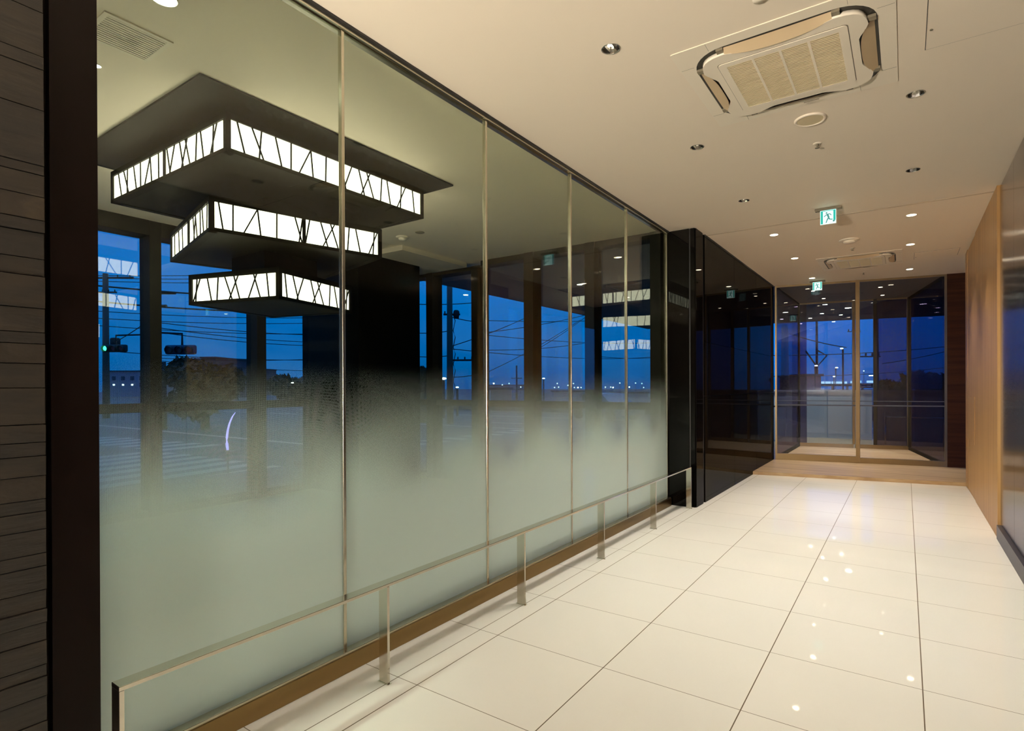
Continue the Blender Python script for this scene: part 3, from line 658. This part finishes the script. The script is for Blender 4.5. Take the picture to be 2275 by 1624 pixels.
# vent grille in left room ceiling
t = tag(empty('ceiling_vent', (-3.055, 1.155, ZC)), 'square slatted air vent in the windowed room ceiling beside the jamb', 'air vent')
MB().ring([(-.142, -.142), (.142, -.142), (.142, .142), (-.142, .142)], [(-.122, -.122), (.122, -.122), (.122, .122), (-.122, .122)], -.007, -.0005).build('vent_frame', M['white'], t)
g = MB(); g.box(-.122, .122, -.122, .122, -.002, -.0005); g.build('backing', M['slot'], t)
g = MB()
for i in range(13): xx = -.122+.244*(i+.5)/13; g.box(xx-.006, xx+.006, -.122, .122, -.006, -.002)
g.build('slat', M['white'], t)

# exit signs
def exit_sign(x, y, s, label, rz=0):
    t = tag(empty('exit_sign', (x, y, ZC), rz), label, 'exit sign', 'green running figure exit signs')
    MB().box(-s*.82, s*.82, -.030, .030, -.022, -.0005, bev=.003).build('mounting_bracket', M['seam'], t)
    z1 = -.022; z0 = z1-s; h = s/2
    MB().box(-h, h, -.012, .012, z0, z1, bev=.002).build('sign_body', M['white'], t)
    for sy in (-1, 1):
        yy = sy*.0128; Y0, Y1 = (yy-.0006, yy+.0006)
        def fx(u): return (u-.5)*s*(.97)         # 0..1 across
        def fz(v): return z0+.015*s+v*s*.97
        MB().box(fx(0), fx(1), Y0, Y1, fz(0), fz(1)).build('lit_face', M['exit_white'], t)
        yo = sy*.0138; g = MB()
        g.box(fx(.03), fx(.17), yo-.0004, yo+.0004, fz(.04), fz(.97)); g.box(fx(.83), fx(.97), yo-.0004, yo+.0004, fz(.22), fz(.97)); g.box(fx(.17), fx(.83), yo-.0004, yo+.0004, fz(.93), fz(.97))
        g.build('green_border', M['exit_green'], t)
        g = MB(); yv = sy*.0142
        def limb(a, b, w):
            (x0, z0_), (x1, z1_) = a, b; dx, dz = x1-x0, z1_-z0_; l = math.hypot(dx, dz); nx, nz = -dz/l*w, dx/l*w
            P = [(x0+nx, z0_+nz), (x0-nx, z0_-nz), (x1-nx, z1_-nz), (x1+nx, z1_+nz)]
            v = [g.bm.verts.new((fx(px_), yv-.0004, fz(pz_))) for px_, pz_ in P] + [g.bm.verts.new((fx(px_), yv+.0004, fz(pz_))) for px_, pz_ in P]
            for f in ((0, 1, 2, 3), (7, 6, 5, 4), (0, 4, 5, 1), (1, 5, 6, 2), (2, 6, 7, 3), (3, 7, 4, 0)): g.bm.faces.new([v[k_] for k_ in f])
        if True:
            n = 12; v = [(.40+.055*math.cos(2*PI*i/n), .80+.055*math.sin(2*PI*i/n)) for i in range(n)]
            a = [g.bm.verts.new((fx(p_[0]), yv-.0004, fz(p_[1]))) for p_ in v]; b = [g.bm.verts.new((fx(p_[0]), yv+.0004, fz(p_[1]))) for p_ in v]
            g.bm.faces.new(a); g.bm.faces.new(b[::-1])
            for i in range(n): g.bm.faces.new((a[i], a[(i+1) % n], b[(i+1) % n], b[i]))
        limb((.45, .72), (.54, .46), .055); limb((.47, .72), (.36, .64), .028); limb((.37, .66), (.24, .54), .025)
        limb((.48, .71), (.63, .70), .027); limb((.62, .71), (.70, .60), .024)
        limb((.52, .48), (.60, .32), .040); limb((.60, .33), (.78, .30), .032); limb((.54, .48), (.44, .30), .036); limb((.45, .32), (.37, .10), .030)
        limb((.82, .22), (.90, .14), .060)
        g.build('running_figure', M['exit_green_dim'], t)
    return t
exit_sign(-.597, 6.03, .135, 'large green exit sign hanging at the ceiling joint')
pe = on(1816, 628, 1, 10.15)
exit_sign(pe.x, 10.15, .135, 'smaller green exit sign hanging before the glass doors')

# ------------------------------------------------------------------ outside
st(MB().box(-260, 120, -120, 260, -.62, -.5).build('ground', M['asphalt']), 'dark road surface outside', 'road')
st(MB().box(-9.2, 3, 6.1, 14.9, -.5, -.05).box(-9.2, XW-.1, -6, 6.1, -.5, -.12).build('pavement', M['paving']), 'pavement around the building', 'pavement')
# crosswalk stripes painted on the road
m = MB()
for i in range(12): m.box(-8.0-i*.80, -8.38-i*.80, 3.0+i*.12, 7.2+i*.12, -.499, -.494, .17, (-10, 5.5, 0))
for i in range(7): m.box(-17.4-i*1.0, -17.85-i*1.0, 7.6, 9.4, -.499, -.494, .10, (-15, 8, 0))
for i in range(8): m.box(-13.2, -10.0, 12.4+i*1.0, 12.85+i*1.0, -.499, -.494)
for i in range(6): m.box(-48+i*6, -45+i*6, 22, 22.18, -.499, -.494)
m.box(-60, -11, 10.6, 10.8, -.499, -.494); m.box(-24, 10, 19.3, 19.5, -.499, -.494); m.box(-40, 30, 27, 27.2, -.499, -.494)
st(m.build('road_markings', M['paint']), 'white crosswalk stripes and lane lines on the road', 'road marking')
# fence wall outside the vestibule
def fence(x0, x1, yy, z1, mt, label, n):
    t = tag(empty('fence', ((x0+x1)/2, yy, -.05)), label, 'fence'); iv = Matrix.Translation((-(x0+x1)/2, -yy, .05)); w = (x1-x0)/n
    for i in range(n): ch(MB().box(x0+i*w+.004, x0+(i+1)*w-.004, yy, yy+.04, -.05, z1), 'fence_panel', M[mt], t, iv)
    ch(MB().box(x0, x1, yy-.03, yy+.07, z1, z1+.035), 'coping', M[mt], t, iv)
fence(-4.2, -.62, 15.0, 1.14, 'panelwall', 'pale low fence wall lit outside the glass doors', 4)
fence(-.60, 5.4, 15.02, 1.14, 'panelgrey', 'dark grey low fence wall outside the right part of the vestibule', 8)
guard('hand_rail', 'steel hand rail left outside the far glass door', [(-2.9, 13.6), (-1.95, 13.6)], .82, .018, M['steel_brushed'])
guard('hand_rail', 'steel hand rail just beyond the outer glass screen', [(-.35, 14.1), (.75, 14.1)], .62, .016, M['steel_brushed'])
guard('hand_rail', 'steel hand rail right behind the dark side glass', [(.55, 12.0), (.95, 12.9)], .50, .018, M['steel_brushed'])
def beyond(px, py, dep, z=None): return at(px, py, dep)
GZ = -.5
def pole(px, ytop, dep, r, label, arms=(), name='utility_pole', mt='pole', cat='utility pole', grp=None):
    b = at(px, 900, dep); top = at(px, ytop, dep).z
    t = tag(empty(name, (b.x, b.y, GZ)), label, cat, grp); H = top-GZ
    MB().tube([(0, 0, 0), (0, 0, H)], [r*1.15, r*.85], 14).build('shaft', M[mt], t)
    for (dz, l, rr, off) in arms:
        u = Vector((AR.x, AR.y, 0)); a = u*(off-l/2); b2 = u*(off+l/2)
        MB().tube([a+Vector((0, 0, H-dz)), b2+Vector((0, 0, H-dz))], rr, 6).build('crossarm', M['wire'], t)
        m = MB()
        for k_ in range(4):
            p_ = a+(b2-a)*(k_+.3)/3.6; m.lathe([(0, 0), (.03, .0), (.04, .05), (.025, .07), (.035, .10), (0, .12)], (p_.x, p_.y, H-dz+rr), 8)
        m.build('insulator', M['wire'], t)
    return t, b, H
p1_, pb1, H1 = pole(236, 608, 33, .17, 'tall concrete utility pole beside the brown jamb', ((.25, 2.6, .06, .35), (1.1, 1.3, .05, 0)))
MB().lathe([(0, 0), (.26, 0), (.26, .55), (.2, .62), (0, .62)], (AR.x*.55, AR.y*.55, 4.1), 14).build('transformer', M['wire'], p1_)
p2_, pb2, H2 = pole(1000, 560, 27, .145, 'thick utility pole outside the second end window', ((1.5, .9, .06, .1), (5.2, 1.2, .05, .55), (3.0, .8, .05, .1)))
m = MB(); m.lathe([(0, 0), (.12, 0), (.15, .3), (.10, .40), (0, .42)], (AR.x*.32, AR.y*.32, H2-3.2), 14); m.build('transformer', M['wire'], p2_)
m = MB()
for k_ in range(5): m.tube([(AR.x*(.16+.02*math.sin(k_)), AR.y*.16, H2-3-k_*.8), (AR.x*.26, AR.y*.26, H2-3.3-k_*.8), (AR.x*.16, AR.y*.16, H2-3.8-k_*.8)], .02, 5)
m.build('service_cable', M['wire'], p2_)
# wires
WG = 'overhead cables crossing the dusk sky'
def wire(pts, r=.022, label='thin black overhead cable', n=14):
    P = [at(*p) for p in pts]; out = []
    for a, b in zip(P, P[1:]):
        for i in range(n): tt = i/n; q = a+(b-a)*tt; q.z -= (b-a).length*.012*4*tt*(1-tt); out.append(q)
    out.append(P[-1]); c = out[len(out)//2]
    o = MB().tube(out, r, 5).build('overhead_cable', M['wire'], None, c); tag(o, label, 'cable', WG); return o
LB = 'thin black overhead cable crossing behind the west windows'
for a, b in (((200, 612, 33), (700, 600, 36)), ((200, 617, 33), (700, 612, 36)), ((200, 624, 33), (700, 622, 36)), ((200, 690, 33), (700, 706, 40)), ((200, 706, 33), (690, 718, 40)), ((200, 722, 33), (690, 742, 42)), ((340, 715, 30), (690, 744, 40)), ((350, 728, 30), (690, 760, 40)), ((350, 738, 30), (690, 768, 40)), ((230, 779, 33), (700, 800, 44)), ((340, 795, 40), (690, 798, 50)), ((340, 800, 40), (690, 824, 50))):
    wire([a, b], .022, LB)
for a, b in (((200, 633, 33), (700, 664, 36)), ((200, 668, 33), (560, 692, 38))): wire([a, b], .05, 'thicker black cable with splice boxes, behind the west windows')
wire([(247, 765, 33), (340, 705, 30)], .025, 'guy cable rising right from the traffic signal'); 
m = MB()
for (px, py, w) in ((372, 650, 18), (358, 679, 12)):
    c = at(px, py+1, 34.2); u = Vector((AR.x, AR.y, 0))*w*34/F; m.tube([c-u, c+u], .09, 8)
tag(m.build('splice_box', M['wire']), 'dark splice boxes clamped on the thicker west cables', 'cable box')
LE = 'thin black overhead cable crossing behind the end windows'
for a, b in (((930, 676, 27), (1060, 672, 30)), ((1000, 704, 27), (1070, 716, 30)), ((1000, 775, 30), (1480, 790, 60)), ((1000, 770, 27), (1180, 700, 34)), ((1080, 712, 34), (1480, 700, 50)), ((1085, 738, 34), (1300, 700, 40)), ((1085, 745, 34), (1480, 760, 50)), ((1085, 778, 34), (1300, 762, 44)), ((1000, 838, 27), (1060, 832, 30)), ((1085, 826, 34), (1290, 710, 46)), ((1190, 778, 40), (1300, 705, 46)), ((1300, 789, 44), (1480, 792, 60)), ((925, 740, 30), (1000, 735, 27)), ((925, 792, 30), (1000, 790, 27))):
    wire([a, b], .022, LE)
LV = 'thin black overhead cable seen through the entrance glass'
for a, b in (((1690, 790, 40), (2140, 766, 44)), ((1690, 836, 50), (2140, 812, 60)), ((1750, 740, 30), (1880, 772, 34)), ((1960, 808, 40), (2140, 770, 44))): wire([a, b], .03, LV)
# traffic signals
def signal(px, py, dep, label, lit):
    c = at(px, py, dep); u = Vector((AR.x, AR.y, 0)).normalized(); ay = math.atan2(u.y, u.x)
    t = tag(empty('traffic_signal', c, ay), label, 'traffic signal', 'horizontal traffic signals over the crossing')
    MB().box(-.72, .72, -.1, .1, -.22, .22, bev=.09).build('housing', M['truck_box'] if not lit else M['black_matt'], t)
    for i in (-1, 0, 1):
        MB().tube([(i*.45, -.10, 0), (i*.45, -.26, -.02)], .17, 14, cap=False).build('visor', M['black_matt'], t)
        MB().tube([(i*.45, -.10, 0), (i*.45, -.115, 0)], .14, 14).build('lens', M['green_light'] if (lit and i == -1) else M['red_paint'], t)
    MB().tube([(0, .1, .2), (0, .1, .75), (2.3 if lit else -1.0, .1, .8)], .05, 6).build('mast_arm', M['wire'], t)
signal(402, 777, 26, 'horizontal traffic signal above the tree', False); signal(255, 774, 32, 'horizontal traffic signal with green lamp on the utility pole', True)
# mast near the window post
pole(344, 722, 30, .09, 'thin mast with a pinkish sleeve behind the window post', (), 'sign_mast', 'truck_box', 'mast')
pole(364, 804, 24, .11, 'short dark post left of the tree', (), 'bollard_post', 'wire', 'post')
# tree and shrubs
def foliage(name, c, rx, rz, n, seed, label, cat='tree', trunk=True, size=.28):
    rnd = random.Random(seed); t = tag(empty(name, (c.x, c.y, GZ)), label, cat)
    blobs = [(Vector((rnd.uniform(-rx*.6, rx*.6), rnd.uniform(-rx*.4, rx*.4), c.z-GZ+rnd.uniform(-rz*.5, rz*.6))), rnd.uniform(.35, .6)) for _ in range(9)]
    m = MB()
    for _ in range(n):
        b, k_ = rnd.choice(blobs); v = Vector((rnd.gauss(0, 1), rnd.gauss(0, 1), rnd.gauss(0, 1))).normalized()*(rnd.random()**.4); p_ = b+Vector((v.x*rx*k_, v.y*rx*k_, v.z*rz*k_))
        u = Vector((rnd.uniform(-1, 1), rnd.uniform(-1, 1), rnd.uniform(-1, 1))).normalized()*size*rnd.uniform(.5, 1); w = u.cross(Vector((rnd.uniform(-1, 1), rnd.uniform(-1, 1), 1))).normalized()*size*.4
        m.quad(p_-u, p_+w, p_+u, p_-w)
    m.build('crown', M['leaf'], t)
    if trunk: MB().tube([(0, 0, 0), (.1, 0, c.z-GZ)], [.2, .1], 8).build('trunk', M['bark'], t)
    return t
foliage('broad_tree', at(455, 862, 24), 1.75, 1.25, 4200, 3, 'dark bushy tree behind the wide west window')
foliage('broad_tree', at(2075, 852, 26), 1.4, .45, 1200, 5, 'dark low tree right behind the entrance glass')
foliage('shrub', at(1985, 858, 30), .8, .3, 800, 8, 'small dark shrub left of the low tree behind the entrance', 'shrub')
foliage('shrub', at(650, 862, 60), 3.2, 1.6, 700, 9, 'distant dark tree mass at the narrow west window', 'tree', True, .6)
foliage('shrub', at(938, 850, 28), .3, .9, 500, 11, 'dark climbing foliage in the sliver of end window', 'shrub')
# distant buildings
def building(px0, px1, ytop, dep, mt, label, rows=0, lit=0, depth=12):
    a, b = at(px0, 870, dep), at(px1, 870, dep); h = at((px0+px1)/2, ytop, dep).z-GZ; w = (b-a).length; c = (a+b)/2; ay = math.atan2((b-a).y, (b-a).x)
    t = tag(empty('distant_building', (c.x, c.y, GZ), ay), label, 'building')
    MB().box(-w/2, w/2, 0, depth, 0, h).build('wall', M[mt], t); MB().box(-w/2-.2, w/2+.2, -.2, depth, h, h+.25).build('roof', M['bldg_dark'], t)
    for r_ in range(rows):
        n = max(3, int(w/1.5))
        for i in range(n):
            x = -w/2+w*(i+.5)/n; on_ = (r_ == rows-1 and i < lit); MB().box(x-w/n*(.11 if on_ else .2), x+w/n*(.11 if on_ else .2), -.05, 0, h*(1-(r_+1)*.26)-(.15 if on_ else .4), h*(1-(r_+1)*.26)+(.15 if on_ else .4)).build('window', M['far_light'] if on_ else M['winsmall'], t)
    return t
building(243, 345, 826, 110, 'bldg', 'pale distant office block left of the window post', 2, 3)
building(448, 480, 796, 90, 'bldg_dark', 'dark tower block rising behind the tree')
building(495, 560, 820, 120, 'bldg_dark', 'low dark building right of the tree')
building(1090, 1136, 866, 60, 'panelgrey', 'low shed with a slanted side in the mast window', 0, 0, 5)
building(1790, 1824, 836, 60, 'truck_box', 'dark reddish boxy building behind the pale fence', 0, 0, 6)
building(1085, 1165, 856, 240, 'bldg', 'long pale shoreline building left')
building(1230, 1300, 871, 90, 'bldg', 'long low pale roof in the fourth end window', 0, 0, 5)
building(1340, 1440, 874, 90, 'bldg', 'long low pale roof in the last end window', 0, 0, 5)
# masts and lamps
pole(1148, 812, 70, .12, 'slender lattice mast outside the third end window', ((1.6, 1.4, .05, 0), (3.0, 1.8, .05, 0)), 'antenna_mast', 'wire', 'mast')
def lamp(px, ytop, dep, label, s=.28, arm=0):
    b = at(px, 900, dep); H = at(px, ytop, dep).z-GZ; t = tag(empty('street_lamp', (b.x, b.y, GZ)), label, 'street lamp'); u = Vector((AR.x, AR.y, 0))
    MB().tube([(0, 0, 0), (0, 0, H), tuple(u*arm+Vector((0, 0, H+.1))) if arm else (0, 0, H+.02)], .07, 6).build('pole', M['wire'], t)
    c = u*arm; MB().lathe([(0, -s*.4), (s*.8, -s*.2), (s, 0), (s*.7, s*.3), (0, s*.4)], (c.x, c.y, H+.1), 12).build('lamp_head', M['street_light'], t)
lamp(1208, 843, 55, 'street lamp with round head in the fourth end window', .13); lamp(1873, 777, 45, 'tall street lamp behind the far glass door', .12, -.1)
lamp(1811, 815, 50, 'curved street lamp left behind the pale fence', .13, .1); lamp(1857, 819, 60, 'street lamp in the middle behind the pale fence', .15, .1)
lamp(1853, 838, 80, 'low street lamp above the bridge lights', .16); lamp(1904, 837, 60, 'low pinkish street lamp beside the door mullion', .12)
lamp(640, 853, 50, 'street lamp seen in the narrow west window', .12, .4); lamp(1016, 864, 34, 'round lamp right of the thick utility pole', .10)
lamp(986, 845, 32, 'warm lamp left of the thick utility pole', .16)
pole(1898, 700, 34, .07, 'thin dark pole right of the door mullion', ((1.0, .8, .03, 0),), 'thin_pole', 'wire', 'pole'); pole(1948, 690, 22, .075, 'dark pole where the outer glass ends', ((1.8, .9, .03, -.3), (3, .8, .03, -.3)), 'thin_pole', 'pole', 'pole')
pole(1744, 722, 26, .17, 'brown post behind the left side glass', (), 'thick_post', 'pole', 'post')
pole(1815, 700, 75, .16, 'crane mast behind the pale fence', (), 'crane', 'wire', 'crane')
cr = bpy.data.objects['crane']; b = at(1815, 900, 75)
def rel(px, py): q = at(px, py, 75); return tuple(q-Vector((b.x, b.y, GZ)))
MB().tube([rel(1790, 780), rel(1815, 815), rel(1837, 790), rel(1815, 778)], .12, 5).build('jib', M['wire'], cr)
# far lights, each its own
for i, (px, py) in enumerate(((1097, 852), (1116, 855), (1131, 852), (1157, 860), (1147, 860), (1232, 861), (1241, 860), (1238, 852), (1208, 861), (1262, 856), (1274, 852), (1276, 861), (1284, 861), (1291, 861), (1345, 860), (1357, 860), (1362, 861), (1377, 851), (1412, 851), (1426, 852), (1398, 860), (1430, 861), (231, 862), (247, 866), (290, 857), (1787, 846), (1792, 850), (1919, 824))):
    p_ = at(px, py, 130); o = empty('shore_light', (p_.x, p_.y, GZ)); hh = p_.z-GZ
    MB().lathe([(0, -.16), (.13, -.09), (.16, 0), (.13, .09), (0, .16)], (0, 0, hh), 8).build('lamp_head', M['far_light'] if i % 4 else M['street_light'], o)
    MB().tube([(0, 0, 0), (0, 0, hh-.12)], .05, 5).build('pole', M['bldg_dark'], o)
    tag(o, 'tiny light on the far shore', 'light', 'tiny lights along the horizon')
for i, (x0, x1, py) in enumerate(((1825, 1832, 850), (1834, 1846, 850), (1848, 1855, 850), (1857, 1875, 850), (1877, 1882, 850), (1890, 1900, 849), (1908, 1914, 848), (1926, 1944, 848), (1931, 1943, 834.5))):
    a, b_ = at(x0, py, 100), at(x1, py, 100); d_ = Vector((0, 0, .16 if i < 8 else .08)); o = MB().box(0, (b_-a).length, 0, .1, -.2 if i < 8 else -.06, .2 if i < 8 else .06).build('bridge_light', M['bridge_light'] if i < 8 else M['street_light']); o.location = a; o.rotation_euler = (0, 0, math.atan2((b_-a).y, (b_-a).x))
    tag(o, 'pale lit strip of the bridge railing above the fence' if i < 8 else 'bright thin strip light right of the bridge railing', 'strip light', 'lit strips of the bridge railing' if i < 8 else None)
a, b_ = at(1800, 850, 100.4), at(1965, 850, 100.4); gm = MB(); gm.tube([Vector((a.x, a.y, a.z-.42)), Vector((b_.x, b_.y, a.z-.42))], .27, 6)
for k_ in range(5): q = a+(b_-a)*(k_+.5)/5; gm.tube([Vector((q.x, q.y, GZ)), Vector((q.x, q.y, a.z-.5))], .2, 6)
st(gm.build('bridge_girder', M['bldg_dark']), 'dark bridge girder under the lit railing strips', 'bridge')
# car, violet light trail, light post, low kerb wall
def car(px, py, dep, label, ay):
    c = at(px, py, dep); t = tag(empty('car', (c.x, c.y, GZ), ay), label, 'car')
    m = MB(); prof = [(-2.1, .3), (2.1, .3), (2.15, .75), (1.2, .95), (.6, 1.38), (-1.0, 1.42), (-1.75, 1.0), (-2.15, .85)]
    a = [m.bm.verts.new((x, -.8, z)) for x, z in prof]; b_ = [m.bm.verts.new((x, .8, z)) for x, z in prof]; n = len(prof)
    m.bm.faces.new(a); m.bm.faces.new(b_[::-1])
    for i in range(n): m.bm.faces.new((a[i], b_[i], b_[(i+1) % n], a[(i+1) % n]))
    m.build('body', M['carpaint'], t)
    MB().box(-.95, .62, -.81, .81, 1.0, 1.32).build('windows', M['black_glass'], t)
    for x in (-1.3, 1.3):
        for y in (-.78, .78): MB().tube([(x, y-.09, .32), (x, y+.09, .32)], .32, 16).build('wheel', M['tyre'], t)
    for y in (-.55, .55): MB().box(-2.19, -2.1, y-.16, y+.16, .72, .86).build('tail_lamp', M['red_light'], t); MB().box(2.1, 2.17, y-.16, y+.16, .62, .76).build('head_lamp', M['street_light'], t)
car(1345, 926, 30, 'distant car with red tail lights behind the last end window', -.4)
t = tag(empty('light_trail', at(508, 1000, 11)), 'violet trail of a moving light, built as a curved glowing tube', 'light trail')  # streak of a moving light, built as a fixed glowing tube
P = [at(px, py, 11)-t.location for px, py in ((523, 916), (516, 926), (510, 940), (506, 956), (504, 972), (504, 986), (506, 1000))]
MB().tube(P, [.006, .012, .017, .020, .024, .030, .022], 8).build('trail_tube', M['violet'], t)
g0 = at(506, 1000, 11)-t.location; MB().tube([g0, g0+Vector((0, 0, GZ-at(506, 1000, 11).z))], .02, 6).build('added_stand', M['wire'], t)  # support added under the trail
b = at(1088.5, 925, 13.5); z0 = at(1088, 960, 13.5).z; t = tag(empty('sign_post', (b.x, b.y, GZ)), 'short pale post standing outside the third end window', 'post')
MB().box(-.03, .03, -.03, .03, 0, b.z-GZ).build('shaft', mat('pale_post', (.6, .62, .75), .5), t)
o = tag(MB().box(-40, 8, 33, 33.4, -.5, .25).build('guard_wall', M['bldg_dark'], None, (-16, 33.2, -.5)), 'long low dark roadside barrier across the road', 'barrier')

# ------------------------------------------------------------------ sky
w = bpy.data.worlds.new('dusk'); bpy.context.scene.world = w; w.use_nodes = True; nt = w.node_tree; nt.nodes.clear()
tc = nt.nodes.new('ShaderNodeTexCoord'); sp = nt.nodes.new('ShaderNodeSeparateXYZ'); nt.links.new(tc.outputs['Generated'], sp.inputs[0])
cr_ = nt.nodes.new('ShaderNodeValToRGB'); e = cr_.color_ramp.elements
e[0].position = 0; e[0].color = srgb(0, 76, 150); e[1].position = .5; e[1].color = srgb(10, 112, 214)
n = e.new(.04); n.color = srgb(0, 90, 174); n = e.new(.15); n.color = srgb(0, 104, 202)
nt.links.new(sp.outputs['Z'], cr_.inputs[0])
nz = nt.nodes.new('ShaderNodeTexNoise'); nz.inputs['Scale'].default_value = 3.2; nz.inputs['Detail'].default_value = 3; mp = nt.nodes.new('ShaderNodeMapping'); mp.inputs['Scale'].default_value = (1, 1, 3.5)
nt.links.new(tc.outputs['Generated'], mp.inputs[0]); nt.links.new(mp.outputs[0], nz.inputs['Vector'])
cl = mth(nt, 'MULTIPLY', mth(nt, 'SUBTRACT', nz.outputs['Fac'], .52, clamp=True), 1.6, clamp=True)
mx = nt.nodes.new('ShaderNodeMix'); mx.data_type = 'RGBA'; mx.inputs['B'].default_value = srgb(60, 118, 200); nt.links.new(cl, mx.inputs['Factor']); nt.links.new(cr_.outputs[0], mx.inputs['A'])
bg = nt.nodes.new('ShaderNodeBackground'); bg.inputs[1].default_value = 1.12; ow = nt.nodes.new('ShaderNodeOutputWorld'); nt.links.new(mx.outputs['Result'], bg.inputs[0]); nt.links.new(bg.outputs[0], ow.inputs[0])

# ------------------------------------------------------------------ camera and view
cd = bpy.data.cameras.new('camera'); cam = bpy.data.objects.new('camera', cd); C.objects.link(cam); bpy.context.scene.camera = cam
rot = Matrix((AR, AU, -AF)).transposed().to_4x4(); cam.matrix_world = Matrix.Translation((0, 0, HC)) @ rot
cd.sensor_fit = 'HORIZONTAL'; cd.sensor_width = 36; cd.lens = F*36/2275; cd.shift_x = -(CX-1137.5)/2275; cd.shift_y = (CY-812)/2275
cd.clip_start = .02; cd.clip_end = 600
s = bpy.context.scene
s.view_settings.view_transform = 'Standard'; s.view_settings.look = 'None'; s.view_settings.gamma = 1; s.view_settings.exposure = .6; s.view_settings.use_curve_mapping = False
cy = s.cycles; cy.max_bounces = 9; cy.diffuse_bounces = 4; cy.glossy_bounces = 5; cy.transparent_max_bounces = 20; cy.transmission_bounces = 4; cy.use_adaptive_sampling = True; cy.adaptive_threshold = .07
cy.use_denoising = True; cy.sample_clamp_indirect = 6; cy.caustics_reflective = False; cy.caustics_refractive = False
